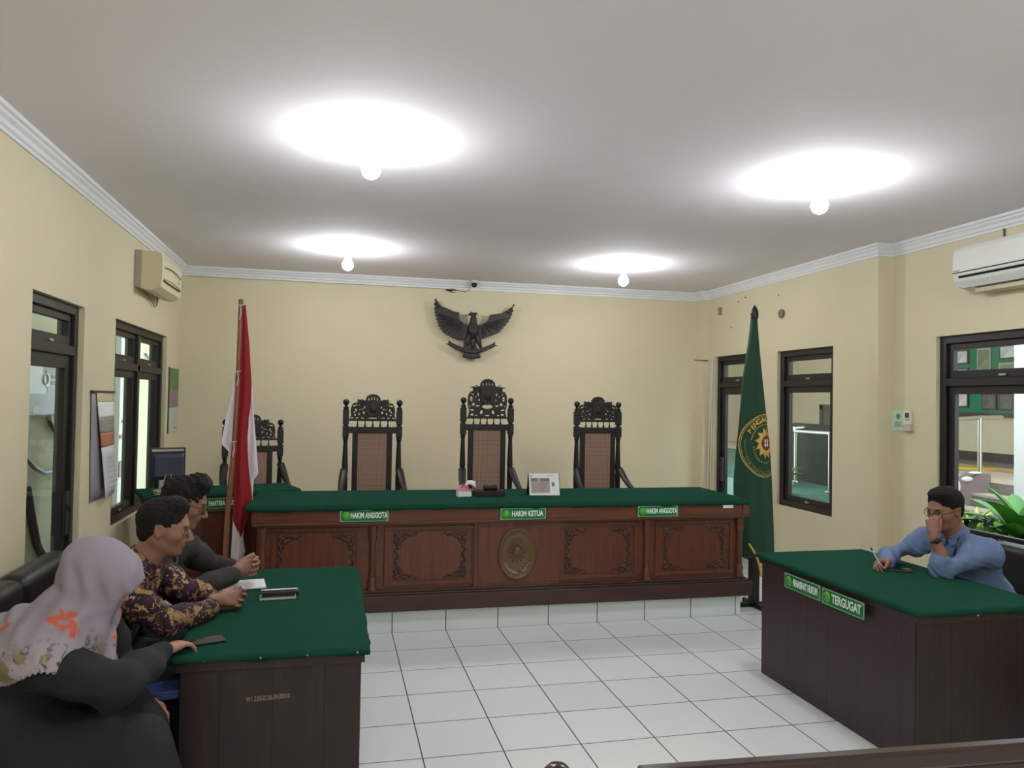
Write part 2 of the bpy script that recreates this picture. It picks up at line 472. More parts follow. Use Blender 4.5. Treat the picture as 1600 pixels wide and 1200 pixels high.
# ---------------------------------------------------------------- judges' bench
def ornament(po, x0, x1, z0, z1, y):
    """carved leaf scrolls in the four corners and at the two sides of a panel"""
    rnd = random.Random(5)
    mb = None
    def leaf(x, z, r, ang, l=1.8):
        M = Matrix.Rotation(ang, 3, 'Y')
        mb.ell((x, y, z), (r*l, .008, r), M, 8, 5)
    for sx in (-1, 1):
        for sz in (-1, 1):
            cx = x0 if sx < 0 else x1; cz = z0 if sz < 0 else z1
            mb = MB()
            for k in range(7):   # along the horizontal edge
                d = .012+.024*k
                leaf(cx-sx*d, cz-sz*(.012+.010*math.sin(k*1.7)), .013-.001*k, -sx*sz*(.5 if k % 2 else -.6))
            for k in range(8):   # along the vertical edge
                d = .020+.021*k
                leaf(cx-sx*(.012+.010*math.sin(k*1.9+1)), cz-sz*d, .013-.0008*k, sx*sz*(1.1 if k % 2 else 2.0))
            leaf(cx-sx*.045, cz-sz*.045, .017, sx*sz*.8, 1.5)
            leaf(cx-sx*.072, cz-sz*.035, .012, sx*sz*.2, 1.6)
            leaf(cx-sx*.035, cz-sz*.075, .012, sx*sz*1.4, 1.6)
            mb.build('leaf_carving', M_CARVE, po)
bench = thing('judges_bench', 'long carved brown teak judges bench with panels on the tiled platform', 'bench', (.95, .35, .156))
b = MB(); b.box((-.97, .0, .30), (2.85, .03, .918)); b.box((-.97, .03, .156), (-.93, .72, .918)); b.box((2.81, .03, .156), (2.85, .72, .918))
b.box((-.97, .03, .80), (2.85, .72, .918))
b.build('bench_body', M_TEAK, bench, bevel=.003)
b = MB(); b.box((-1.0, -.055, .825), (2.88, .005, .918)); b.box((-1.0, -.062, .812), (2.88, .005, .826)); b.box((-.985, -.035, .795), (2.865, .005, .812))
b.box((-1.003, -.064, .832), (-.945, -.03, .925)); b.box((2.825, -.064, .832), (2.883, -.03, .925))
b.build('top_rail', M_TEAK, bench, bevel=.004)
b = MB(); b.box((-1.0, -.06, .172), (2.92, .02, .285)); b.box((-.99, -.045, .285), (2.90, .02, .300)); b.box((-.98, -.03, .300), (2.87, .02, .318))
b.box((-1.0, -.02, .156), (2.92, .02, .172))
b.build('base_rail', M_TEAKD, bench, bevel=.004)
b = MB()
# raised frames: stiles between panels and around them
for (xa, xb) in ((-.87, -.24), (-.07, .62), (1.27, 1.93), (2.08, 2.77)):
    b.box((xa, -.012, .345), (xb, 0, .37)); b.box((xa, -.012, .755), (xb, 0, .78))
    b.box((xa, -.012, .37), (xa+.03, 0, .755)); b.box((xb-.03, -.012, .37), (xb, 0, .755))
b.box((.60, -.022, .318), (1.28, 0, .795))
b.build('panel_moulding', M_TEAKV, bench, bevel=.003)
b = MB(); b.box((.63, -.027, .34), (1.25, -.021, .775)); b.build('centre_panel', M_TEAKV, bench, bevel=.003)
for (xa, xb) in ((-.84, -.27), (-.04, .585), (1.30, 1.90), (2.11, 2.735)):
    mx_ = (xa+xb)/2; w_ = .275
    b = MB(); b.box((mx_-w_, -.006, .385), (mx_+w_, 0, .742)); po = b.build('carved_panel', M_TEAKV, bench, bevel=.006)
    ornament(po, mx_-w_+.01, mx_+w_-.01, .395, .732, -.008)
for x_ in (-.155, 2.005, -.93, 2.825):
    b = MB()
    b.lathe([(.036, .318), (.036, .335), (.028, .35), (.034, .39), (.024, .415), (.020, .425), (.026, .43), (.022, .437), (.022, .44), (.024, .55), (.022, .66), (.026, .665), (.020, .672), (.026, .68), (.034, .72), (.028, .76), (.034, .77), (.034, .795)], (x_, -.012, 0), 16)
    b.build('turned_half_column', M_TEAKV, bench)
M_BRASSL = mat('pale_brass', srgb(190, 178, 150), .4, .3)
md = MB()
pr = [(.0, .010), (.6, .011), (.66, .016), (.70, .011), (.90, .011), (.94, .020), (1.0, .016), (1.0, 0)]
M_ = basis((.148, 0, 0), (0, 0, .197), (0, -1, 0), (.935, -.027, .56))
md.lathe([(r_, z_) for r_, z_ in pr], (0, 0, 0), 48, M_.to_3x3())
md.v = [(p[0]+.935, p[1]-.027, p[2]+.56) for p in md.v]
mdo = md.build('oval_medallion', M_BRASS, bench)
md = MB()
for k in range(12):
    a = 2*PI*k/12
    md.ell((.935+.052*math.cos(a), -.041, .575+.06*math.sin(a)), (.022, .005, .007), Matrix.Rotation(-a, 3, 'Y'), 8, 5)
md.ell((.935, -.041, .575), (.034, .010, .04)); md.build('medallion_relief', M_BRASS, mdo)
for k, ch in enumerate('DHARMMA.YUKTI'):
    a = R(-150+k*120/12)
    px_, pz_ = .935+.108*math.cos(a), .56+.142*math.sin(a)
    tx = Vector((-math.sin(a)*.108, 0, math.cos(a)*.142)).normalized(); up = Vector((0, -1, 0)).cross(tx)*-1
    up = Vector((-tx.z, 0, tx.x))
    if ch == '.': continue
    text_mesh('medallion_letter', ch, .024, M_BRASSL, mdo, Matrix.Translation(-Vector((.95, .35, .156))) @ basis(tx, up, (0, -1, 0), (px_, -.0415, pz_)), .001, 1.0, .0004)

def cloth_slab(name, label, x0, x1, y0, y1, z0, z1, M=None, loc=None, cat='tablecloth', sag=.0, seed=1, r=.014):
    """felt stretched over a worktop: rounded top, short drop, slightly wavy lower edge"""
    rnd = random.Random(seed)
    nx = max(8, int((x1-x0)/.05)); ny = max(6, int((y1-y0)/.05))
    t_ = []
    def wave(u): return .003*math.sin(u*17+seed)+.002*math.sin(u*41+2*seed)
    per = []
    for i in range(nx): per.append((x0+(x1-x0)*i/nx, y0, 0, -1))
    for i in range(ny): per.append((x1, y0+(y1-y0)*i/ny, 1, 0))
    for i in range(nx): per.append((x1-(x1-x0)*i/nx, y1, 0, 1))
    for i in range(ny): per.append((x0, y1-(y1-y0)*i/ny, -1, 0))
    cx, cy = (x0+x1)/2, (y0+y1)/2
    rings = []
    for (off, z) in ((-.02, z1), (-.006, z1), (0, z1-.004), (.003, z1-r), (.004+.002, (z0+z1)/2), (.005, z0), (-.004, z0+.002)):
        rg = []
        for k, (x, y, a, b_) in enumerate(per):
            sx = 1 if x > cx else -1; sy = 1 if y > cy else -1
            hx = abs(x-cx)+off; hy = abs(y-cy)+off
            if a == 0 and abs(x-cx) < (x1-x0)/2-1e-6: hx = abs(x-cx)
            if b_ == 0 and abs(y-cy) < (y1-y0)/2-1e-6: hy = abs(y-cy)
            w = wave(x*1.0+y*1.3) if z < z1-.01 else 0
            rg.append((cx+sx*hx+a*w, cy+sy*hy+b_*w, z+(w*1.5 if z == z0 else 0)))
        rings.append(rg)
    mb = MB(); mb.grid(rings, closed=True)
    mb.add(rings[0], [tuple(range(len(per)))], False)
    mb.v = [tuple(M @ Vector(p)) for p in mb.v] if M is not None else mb.v
    t = mb.mesh(name, loc or (cx, cy, z0)); t.materials.append(M_FELT)
    o = bpy.data.objects.new(name, t); C.objects.link(o); o.location = loc or (cx, cy, z0)
    return tag(o, label, cat)
cloth_slab('felt_tablecloth', 'green felt cloth covering the long judges bench top', -1.04, 2.88, -.07, .80, .914, .957)

def name_plate(label, txt, M, w=.345, h=.084, tx=0.05, size=.052, sx=.72, loc=None):
    """M: world matrix, x reading, y up, z out"""
    o_ = M.to_translation()
    t = thing('name_plate', label, 'sign', o_)
    Ml = Matrix.Translation(-o_) @ M
    b = MB(); b.box((-w/2, -h/2, 0), (w/2, h/2, .004), Ml); b.build('plate', M_SIGNB, t, local=True)
    b = MB(); b.box((-w/2+.006, -h/2+.005, .004), (w/2-.006, h/2-.005, .0048), Ml); b.build('plate_face', M_SIGN, t, local=True)
    b = MB(); b.lathe([(.030, 0), (.030, .0012), (.0, .0012)], (0, 0, 0), 24, (Ml @ Matrix.Translation((-w/2+.044, 0, .0048))).to_3x3())
    off = Ml @ Vector((-w/2+.044, 0, .0048)); b.v = [tuple(Vector(p)+off) for p in b.v]
    bd = b.build('round_badge', M_LIME, t, local=True)
    b = MB(); ring = [Ml @ Vector((-w/2+.044+.019*math.cos(2*PI*k/20), .019*math.sin(2*PI*k/20), .0064)) for k in range(20)]
    b.tube(ring, .0012, 5, closed=True); b.build('badge_ring', M_SIGN, bd, local=True)
    text_mesh('lettering', txt, size, M_LETTER, t, Ml @ Matrix.Translation((tx-.004, 0, .0055)), .0008, sx, .0018)
    for cx in (-1, 1):
        for cz in (-1, 1):
            b = MB(); p = Ml @ Vector((cx*(w/2-.012), cz*(h/2-.011), .005)); b.ell(p, (.004, .004, .004), None, 8, 6); b.build('screw', M_STEEL, t, local=True)
    return t
FR = lambda x, z, y=-.066, roll=0: basis((math.cos(roll), 0, math.sin(roll)), (-math.sin(roll), 0, math.cos(roll)), (0, -1, 0), (x, y, z))
name_plate('green HAKIM ANGGOTA sign on the bench front, below the cane chair nearest the red flag', 'HAKIM ANGGOTA', FR(-.221, .876), size=.056, sx=.56, tx=.037)
name_plate('green HAKIM KETUA sign on the bench above the oval medallion', 'HAKIM KETUA', FR(.969, .870), w=.355, size=.056, sx=.68, tx=.037)
name_plate('green HAKIM ANGGOTA sign on the bench front, at the end towards the green flag', 'HAKIM ANGGOTA', FR(2.073, .872), w=.342, size=.056, sx=.56, tx=.037)
b = MB(); b.box((2.645, -.066, .886), (2.735, -.0645, .911)); o = b.build('inventory_sticker', M_PAPER); tag(o, 'small white sticker on the bench top rail beside the green flag', 'sticker')

# ---------------------------------------------------------------- judge chairs
def cane_mat():
    m, N, L, b = nm('woven_cane')
    tc = N.new('ShaderNodeTexCoord'); sp = N.new('ShaderNodeSeparateXYZ'); L.new(tc.outputs['Object'], sp.inputs[0])
    outs = []
    for ax in (0, 2):
        d = N.new('ShaderNodeMath'); d.operation = 'DIVIDE'; L.new(sp.outputs[ax], d.inputs[0]); d.inputs[1].default_value = .0125
        f = N.new('ShaderNodeMath'); f.operation = 'FRACT'; L.new(d.outputs[0], f.inputs[0])
        s_ = N.new('ShaderNodeMath'); s_.operation = 'SUBTRACT'; L.new(f.outputs[0], s_.inputs[0]); s_.inputs[1].default_value = .5
        a = N.new('ShaderNodeMath'); a.operation = 'ABSOLUTE'; L.new(s_.outputs[0], a.inputs[0])
        g = N.new('ShaderNodeMath'); g.operation = 'LESS_THAN'; L.new(a.outputs[0], g.inputs[0]); g.inputs[1].default_value = .27
        outs.append(g)
    mu = N.new('ShaderNodeMath'); mu.operation = 'MULTIPLY'; L.new(outs[0].outputs[0], mu.inputs[0]); L.new(outs[1].outputs[0], mu.inputs[1])
    mx = N.new('ShaderNodeMix'); mx.data_type = 'RGBA'; L.new(mu.outputs[0], mx.inputs['Factor'])
    mx.inputs['A'].default_value = srgb(168, 134, 114); mx.inputs['B'].default_value = srgb(84, 58, 48)
    L.new(mx.outputs['Result'], b.inputs['Base Color']); b.inputs['Roughness'].default_value = .6
    return m
M_CANE = cane_mat()
def ell2(cx, cy, rx, ry, rot=0, n=12):
    c_, s_ = math.cos(R(rot)), math.sin(R(rot))
    return [(cx+rx*math.cos(2*PI*i/n)*c_-ry*math.sin(2*PI*i/n)*s_, cy+rx*math.cos(2*PI*i/n)*s_+ry*math.sin(2*PI*i/n)*c_) for i in range(n)]
def crest(tall):
    k = .000825 if not tall else .00097
    if not tall:
        half = [(250, 374), (246, 345), (236, 330), (242, 300), (240, 255), (226, 208), (205, 190), (182, 194), (166, 186), (172, 158), (166, 146), (148, 156), (118, 150), (82, 166), (80, 140), (62, 112), (34, 97), (0, 92)]
        holes = [(196, 222, 26, 7, 12), (184, 268, 9, 16, 20), (200, 292, 14, 6, 50), (193, 325, 11, 9, 0), (128, 262, 24, 6, 10), (92, 238, 7, 15, 0), (100, 298, 11, 14, 20), (226, 357, 13, 7, 0), (172, 357, 16, 6, 20), (112, 358, 18, 5, -10), (150, 312, 8, 12, 0), (150, 215, 12, 5, 40)]
        mid = [(0, 358, 48, 6, 0)]
        slots = [(14, 141, 5, 17, 0), (46, 150, 6, 14, 8)]
        base = 374; cy = 255; srx, srz = 78, 88
    else:
        half = [(190, 452), (184, 420), (176, 395), (190, 350), (194, 290), (188, 235), (166, 205), (146, 200), (140, 172), (152, 152), (140, 156), (108, 158), (74, 150), (70, 118), (44, 90), (0, 78)]
        holes = [(160, 275, 16, 24, 0), (150, 228, 22, 7, -35), (92, 232, 8, 20, 10), (82, 285, 9, 13, 0), (138, 328, 16, 14, 30), (96, 342, 22, 7, 0), (152, 383, 22, 7, -10), (58, 404, 15, 20, -25), (150, 428, 18, 11, 0), (108, 436, 14, 6, 0), (118, 255, 7, 10, 0), (172, 345, 6, 10, 0)]
        mid = [(0, 350, 54, 20, 0), (0, 436, 24, 6, 0)]
        slots = [(14, 132, 5, 20, 0), (46, 136, 6, 16, 8)]
        base = 452; cy = 240; srx, srz = 76, 95
    out = [(x*k, (base-v)*k) for x, v in half]+[(-x*k, (base-v)*k) for x, v in reversed(half[:-1])]
    loops = [out]
    for (x, v, rx, ry, ro) in holes+slots:
        loops.append(ell2(x*k, (base-v)*k, rx*k, ry*k, -ro)); loops.append(ell2(-x*k, (base-v)*k, rx*k, ry*k, ro))
    for (x, v, rx, ry, ro) in mid: loops.append(ell2(x*k, (base-v)*k, rx*k, ry*k, ro, 16))
    return loops, k, (base-cy)*k, srx*k, srz*k
def judge_chair(name, label, x, y, z, rz, tall=False, w=.24, zoff=0):
    t = thing(name, label, 'chair', (x, y, z), rz, 'carved high-backed chairs')
    # local: seat centre at y=-.25, back at y=0, facing -y ; heights from chair base
    rb = 1.205+zoff     # lower face of the long rail pair (openings start here)
    px = w
    b = MB()
    for s in (-1, 1):
        q = MB(); r0 = 1.41+zoff
        q.box((s*px-.027, -.027, r0-.195), (s*px+.027, .027, r0-.09)); q.box((s*px-.027, -.027, r0-.075), (s*px+.027, .027, r0+.055))
        q.lathe([(.02, r0-.095), (.02, r0-.07)], (s*px, 0, 0), 12)
        q.lathe([(.027, r0+.055), (.020, r0+.063), (.026, r0+.072), (.026, r0+.078), (.013, r0+.086), (.013, r0+.097), (.024, r0+.108), (.029, r0+.125), (.025, r0+.143), (.012, r0+.152), (.0, r0+.154)], (s*px, 0, 0), 16)
        q.lathe([(.020, .45), (.026, r0-.60), (.026, r0-.55), (.022, r0-.535), (.026, r0-.525), (.022, r0-.515), (.027, r0-.49), (.026, r0-.44), (.019, r0-.26), (.018, r0-.225), (.024, r0-.22), (.024, r0-.205), (.018, r0-.195)], (s*px, 0, 0), 16)
        q.box((s*px-.025, -.025, .40), (s*px+.025, .025, .52))
        q.build('back_post', M_EBONY, t, local=True, bevel=.006)
        l = MB(); l.box((s*px-.024, -.024, 0), (s*px+.024, .024, .41)); l.build('leg', M_EBONY, t, local=True, bevel=.004)
        l = MB(); l.lathe([(.022, 0), (.03, .05), (.022, .09), (.028, .2), (.022, .30), (.03, .33), (.03, .42)], (s*px, -.46, 0), 14)
        l.build('leg', M_EBONY, t, local=True)
        a = MB(); pth = [(s*px, .0, .92), (s*(px+.006), -.03, .93), (s*(px+.012), -.07, .895), (s*(px+.022), -.14, .835), (s*(px+.03), -.22, .79), (s*(px+.035), -.32, .755), (s*(px+.03), -.42, .74), (s*(px+.02), -.49, .735)]
        ca = [Vector(p_) for p_ in pth]
        P = []
        for i, p_ in enumerate(ca):
            tt = (ca[min(i+1, len(ca)-1)]-ca[max(i-1, 0)]).normalized(); nn = Vector((1, 0, 0)).cross(tt).normalized(); wv = .030+.006*math.sin(i*.8)
            hh = .017
            P.append([p_+Vector((1, 0, 0))*wv*math.cos(q_)+nn*hh*math.sin(q_) for q_ in [2*PI*k/10 for k in range(10)]])
        a.grid(P, closed=True); a.add(P[-1], [tuple(range(10))], False); a.add(P[0], [tuple(range(9, -1, -1))], False)
        a.lathe([(.02, .42), (.026, .52), (.018, .60), (.024, .70), (.02, .735)], (s*(px+.015), -.46, 0), 12)
        a.build('armrest', M_EBONY, t, local=True)
    r0 = 1.41+zoff; kk = .000825
    rl = MB(); rl.box((-px+.02, -.018, r0-.045), (px-.02, .018, r0-.03)); rl.box((-px+.02, -.022, r0-.155), (px-.02, .022, r0-.098))
    rl.build('top_rail', M_EBONY, t, local=True, bevel=.004)
    for i in range(5):
        xx = (i-2)*.068*(w/.24)
        q = MB(); q.lathe([(.011, r0-.098), (.008, r0-.08), (.004, r0-.06), (.007, r0-.05), (.004, r0-.045)], (xx, 0, 0), 10); q.build('small_baluster', M_EBONY, t, local=True)
    for s in (-1, 1):
        q = MB(); q.box((s*.155-.024, -.02, .44), (s*.155+.024, .016, r0-.15)); q.build('stile', M_EBONY, t, local=True, bevel=.003)
    q = MB(); q.box((-.135, -.010, .46), (.135, .004, r0-.15)); q.build('cane_panel', M_CANE, t, local=True)
    loops, k, sz, srx, srz = crest(tall)
    cp = curve_plate('carved_crest', loops, .026, M_EBONY, t, basis((1, 0, 0), (0, 0, 1), (0, -1, 0), (0, 0, r0-.031)))
    q = MB(); q.smooth = True
    sh = [(-srx, -srz*.55), (-srx*.55, -srz*.9), (0, -srz), (srx*.55, -srz*.9), (srx, -srz*.55), (srx, srz), (-srx, srz)]
    q.prism([(p_[0], p_[1]+r0-.031+sz) for p_ in sh], 1, -.026, .0)
    q.ell((0, -.024, r0-.031+sz), (srx*.55, .012, srz*.55)); q.build('crest_shield', M_EBONY, cp, local=True, bevel=.006)
    for s in (-1, 1):
        for (ax, az, rr_) in ((.80, .0, .030), (1.9, -.1, .028), (2.0, .55, .024), (1.4, .8, .02)):
            q = MB(); ring = [(s*(srx*ax+.01+rr_*math.cos(a_)*.9), -.014, r0-.031+sz+srz*az+rr_*math.sin(a_)) for a_ in [R(30+300*i/14) for i in range(15)]]
            q.tube(ring, [.002+.0035*math.sin(PI*i/14) for i in range(15)], 6); q.build('scroll', M_EBONY, cp, local=True)
    st = MB(); st.box((-px, -.49, .40), (px, .0, .445)); st.box((-px+.01, -.48, .445), (px-.01, -.03, .47)); st.build('seat', M_EBONY, t, local=True, bevel=.008)
    return t
judge_chair('judge_chair', 'dark carved cane-back chair behind the bench, between the red flag and the tallest chair', -.106, 1.34, .156, 0)
judge_chair('judge_chair', 'tallest dark carved chair with cane back, at the middle of the bench', .957, 1.34, .156, 0, tall=True, w=.228, zoff=.035)
judge_chair('judge_chair', 'dark carved cane-back chair behind the bench, nearest the green flag', 2.06, 1.34, .156, 0, w=.214, zoff=.015)
judge_chair('clerk_chair', 'lower dark carved chair half hidden by the red and white flag', -1.195, 1.90, .156, R(12), w=.25, zoff=-.21)

# ---------------------------------------------------------------- things on the bench
t = thing('tissue_box', 'small pink and white tissue box with a tissue sticking out, on the green bench cloth', 'tissue box', (.575, .33, .957))
M_ = Matrix.Rotation(R(8), 4, 'Z')
b = MB(); b.box((-.055, -.03, 0), (.055, .03, .04), M_); b.build('carton', M_PAPER, t, local=True, bevel=.002)
M_PINKP = mat('pink_print', srgb(205, 60, 110), .5, 0, .5, 60)
b = MB(); b.prism([(-.056, .04), (.056, .04), (.02, .088), (-.02, .088)], 1, -.028, .028); b.v = [tuple(M_ @ Vector(p)) for p in b.v]
b.build('carton_lid', mat('pink_floral_print', srgb(215, 150, 175), .5, 0, .6, 70), t, local=True)
b = MB(); b.tube([(-.03, -.03, .075), (0, -.025, .09), (.035, -.02, .062), (.07, -.02, .05)], .007, 6); b.tube([(-.02, -.028, .10), (.0, -.025, .085)], .006, 6); b.build('ribbon', M_PINKP, t, local=True)
b = MB(); b.grid([[(.0, .0, .085), (.03, .01, .125), (.06, -.005, .128), (.09, -.01, .12)], [(.015, -.02, .08), (.04, -.015, .10), (.07, -.02, .085), (.095, -.02, .068)]]); b.build('tissue', M_PAPER, t, local=True, solid=.002)
t = thing('gavel_block', 'dark wooden gavel resting on its block on the green bench cloth', 'gavel', (.80, .33, .957))
b = MB(); b.box((-.145, -.045, 0), (.105, .045, .045)); b.build('sound_block', M_EBONY, t, local=True, bevel=.004)
M_ = Matrix.Rotation(R(90), 3, 'Y')
b = MB(); b.lathe([(.020, -.055), (.026, -.05), (.026, -.03), (.019, -.02), (.019, .02), (.026, .03), (.026, .05), (.020, .055)], (-.01, -.005, .068), 16, M_); b.build('gavel_head', M_EBONY, t, local=True)
b = MB(); b.tube([(-.01, .0, .068), (.0, .12, .062)], .009, 8); b.build('gavel_handle', M_EBONY, t, local=True)
t = thing('desk_calendar', 'white desk calendar with a picture, standing on the green bench cloth', 'calendar', (1.245, .36, .957), R(-4))
def sl(y0, y1, x0, x1, v0, v1, mb, th=.0015, lean=.062, h=.178):
    """board leaning back: v along slope"""
    n_ = Vector((0, -h, -lean)).normalized() * -1
    f = lambda x, v, d: (x, -.062+lean*v - d*h/math.hypot(h, lean), h*v + d*lean/math.hypot(h, lean))
    vs = [f(x0, v0, y0), f(x1, v0, y0), f(x1, v1, y0), f(x0, v1, y0), f(x0, v0, y1), f(x1, v0, y1), f(x1, v1, y1), f(x0, v1, y1)]
    mb.add(vs, [(0, 3, 2, 1), (4, 5, 6, 7), (0, 1, 5, 4), (1, 2, 6, 5), (2, 3, 7, 6), (3, 0, 4, 7)])
b = MB(); sl(0, .003, -.125, .125, .02, 1, b); b.build('front_page', M_PAPER, t, local=True)
b = MB(); sl(-.004, 0, -.13, .13, 0, .985, b); b.box((-.13, -.058, 0), (.13, .055, .003)); b.prism([(.06, 0), (.064, 0), (.004, .176), (0, .176)], 0, -.13, .13); b.build('stand', M_DARKP, t, local=True)
M_PIC = mat('faded_photo_print', srgb(160, 145, 140), .5, 0, .35, 14)
b = MB(); sl(.0035, .0042, -.112, .045, .12, .78, b); b.build('picture', M_PIC, t, local=True)
b = MB(); sl(.0042, .0048, -.112, -.06, .64, .77, b); sl(.0042, .0048, -.03, .045, .64, .76, b); sl(.0035, .0042, .062, .085, .42, .6, b); sl(.0035, .0042, .03, .08, .865, .885, b); sl(.0035, .0042, -.112, -.098, .84, .90, b)
b.build('printed_marks', mat('grey_print', srgb(110, 110, 108), .6), t, local=True)
b = MB()
for i in range(16): b.tube([(-.11+i*.0147, -.004+.006*math.cos(a_), .178+.006*math.sin(a_)) for a_ in [2*PI*k/8 for k in range(8)]], .0012, 4, closed=True)
b.build('wire_binding', M_STEEL, t, local=True)

# ---------------------------------------------------------------- clerk desk (turned slightly into the room)
CA = R(19.0)
ct, st_ = math.cos(CA), math.sin(CA)
CM = Matrix.Translation((-1.86, .60, .156)) @ Matrix.Rotation(CA, 4, 'Z')
t = thing('clerk_desk', 'small brown teak clerk desk between the wall and the long bench', 'desk', (-1.30, .80, .156))
def lbox(mb, a, b_): mb.box(a, b_, CM)
b = MB(); lbox(b, (.04, .03, 0), (1.16, .06, .765)); lbox(b, (.04, .06, 0), (.07, .46, .765)); lbox(b, (1.13, .06, 0), (1.16, .46, .765)); lbox(b, (.04, .03, .70), (1.16, .46, .765)); b.build('desk_body', M_TEAKV, t, bevel=.003)
b = MB(); lbox(b, (.02, .0, .66), (1.18, .03, .765)); lbox(b, (.02, -.005, .645), (1.18, .03, .66)); b.build('top_rail', M_TEAK, t, bevel=.003)
b = MB(); lbox(b, (.02, -.005, 0), (1.18, .03, .14)); b.build('base_rail', M_TEAKD, t, bevel=.003)
for xa, xb in ((.10, .38), (.45, .75), (.82, 1.10)):
    b = MB(); lbox(b, (xa, .016, .18), (xb, .03, .61)); p_ = b.build('raised_panel', M_TEAKV, t, bevel=.008)
mb_o = cloth_slab('felt_tablecloth', 'green felt cloth on the small clerk desk under the computer monitor', 0, 1.21, -.01, .49, .765, .80, M=CM, loc=(-1.3, .8, .92), seed=4)
name_plate('green PANITERA PENGGANTI sign on the clerk desk, partly behind the flag pole', 'PANITERA PENGGANTI', CM @ basis((1, 0, 0), (0, 0, 1), (0, -1, 0), (.585, -.007, .712)), w=.42, h=.084, size=.052, sx=.52, tx=.035)
# monitor seen from behind
t = thing('computer_monitor', 'dark computer monitor seen from behind on the clerk desk', 'monitor', (-1.755, .93, .957), R(22))
b = MB(); b.box((-.135, -.012, .085), (.135, .022, .345)); b.build('bezel', mat('monitor_black', srgb(36, 38, 50), .3), t, local=True, bevel=.008)
b = MB(); b.grid([[(-.125, -.014, .10), (.125, -.014, .10), (.125, -.014, .30), (-.125, -.014, .30)], [(-.10, -.05, .12), (.10, -.05, .12), (.10, -.05, .27), (-.10, -.05, .27)]], closed=True, smooth=False); b.add([(-.10, -.05, .12), (.10, -.05, .12), (.10, -.05, .27), (-.10, -.05, .27)], [(0, 1, 2, 3)]); b.build('back_shell', mat('monitor_shell', srgb(50, 54, 78), .4), t, local=True, bevel=.006)
b = MB(); b.box((-.12, -.018, .315), (.12, -.012, .333)); b.build('vent_strip', M_STEEL, t, local=True)
b = MB(); b.box((-.03, -.035, .01), (.03, -.012, .13)); b.lathe([(.10, 0), (.10, .008), (.03, .014), (0, .014)], (0, -.01, 0), 24, sy=.8); b.build('stand', M_DARKP, t, local=True, bevel=.003)
b = MB(); b.tube([(.02, -.05, .13), (.0, -.09, .05), (-.05, -.09, .008), (-.10, -.10, .006)], .004, 6); b.tube([(-.02, -.05, .13), (-.05, -.08, .05), (-.09, -.09, .008), (-.12, -.10, .006)], .004, 6); b.build('cable', M_GREYP, t, local=True)
t = thing('document_stack', 'loose white papers and a keyboard edge beside the monitor', 'papers', (-1.70, .70, .957), R(22))
rn = random.Random(3)
for k in range(5):
    b = MB(); M_ = Matrix.Rotation(R(rn.uniform(-18, 18)), 4, 'Z') @ Matrix.Translation((rn.uniform(-.02, .02), rn.uniform(-.02, .02), 0)); b.box((-.10, -.065, .001+k*.006), (.10, .065, .004+k*.006), M_); b.build('sheet', M_PAPER if k % 2 else M_GREYP, t, local=True)

# ---------------------------------------------------------------- side desks
def side_desk(name, label, x0, x1, y0, y1, zt, planks_mat_x, planks_mat_y):
    t = thing(name, label, 'desk', ((x0+x1)/2, (y0+y1)/2, 0))
    b = MB(); b.box((x0+.02, y0+.02, 0), (x1-.02, y0+.04, zt-.035)); b.build('front_panel', planks_mat_x, t, bevel=.002)
    return t
def desk(name, label, x0, x1, y0, y1, zt, open_side):
    t = thing(name, label, 'desk', ((x0+x1)/2, (y0+y1)/2, 0))
    b = MB(); b.box((x0, y0, zt-.06), (x1, y1, zt-.022)); b.build('desk_top', M_LAM, t, bevel=.002)
    b = MB(); b.box((x0+.015, y0+.012, 0), (x1-.015, y0+.034, zt-.06)); b.build('end_panel', M_LAMX, t, bevel=.002)
    b = MB(); b.box((x0+.015, y1-.034, 0), (x1-.015, y1-.012, zt-.06)); b.build('end_panel', M_LAMX, t, bevel=.002)
    xs = (x1-.034, x1-.012) if open_side < 0 else (x0+.012, x0+.034)
    b = MB(); b.box((xs[0], y0+.034, 0), (xs[1], y1-.034, zt-.06)); b.build('modesty_panel', M_LAM, t, bevel=.002)
    return t
LD = desk('plaintiff_desk', 'dark plum wooden desk with a stencilled number where three people sit', -1.0, -.315, -2.68, -1.26, .765, -1)
cloth_slab('felt_tablecloth', 'green felt cloth on the desk with three people and phones', -1.015, -.30, -2.695, -1.245, .742, .768, seed=7, r=.008)
text_mesh('stencilled_number', 'W1.2.05.02.06.04.00010', .026, mat('faded_yellow_stencil', srgb(150, 135, 105), .8), LD, Matrix.Translation(-LD.location) @ basis((1, 0, .03), (-.03, 0, 1), (0, -1, 0), (-.672, -2.669, .590)), .0004, .62, .0002)
for x_ in (-.899, -.70, -.53, -.345):
    b = MB(); b.ell((x_, -2.701, .752), (.004, .003, .004), None, 8, 6); tag(b.build('cloth_pin', M_STEEL), 'tiny white pin holding the green cloth edge of the desk with three people', 'pin', 'pins along the cloth edge')
RD = desk('defendant_desk', 'dark plum wooden desk bearing the TERGUGAT sign', 2.262, 3.03, -2.62, -1.235, .765, 1)
cloth_slab('felt_tablecloth', 'green felt cloth on the desk of the man in the blue shirt', 2.247, 3.045, -2.635, -1.22, .740, .768, seed=9, r=.008)
b = MB(); b.ell((2.577, -2.643, .738), (.006, .003, .004), None, 8, 6); tag(b.build('cloth_pin', M_STEEL), 'small white pin on the cloth edge below the man in blue', 'pin')
LX = lambda y, z: basis((0, -1, 0), (0, 0, 1), (-1, 0, 0), (2.2405, y, z))
name_plate('green PENASIHAT HUKUM sign on the side desk, nearer the green flag', 'PENASIHAT HUKUM', LX(-1.736, .672), w=.345, h=.086, size=.058, sx=.45, tx=.037)
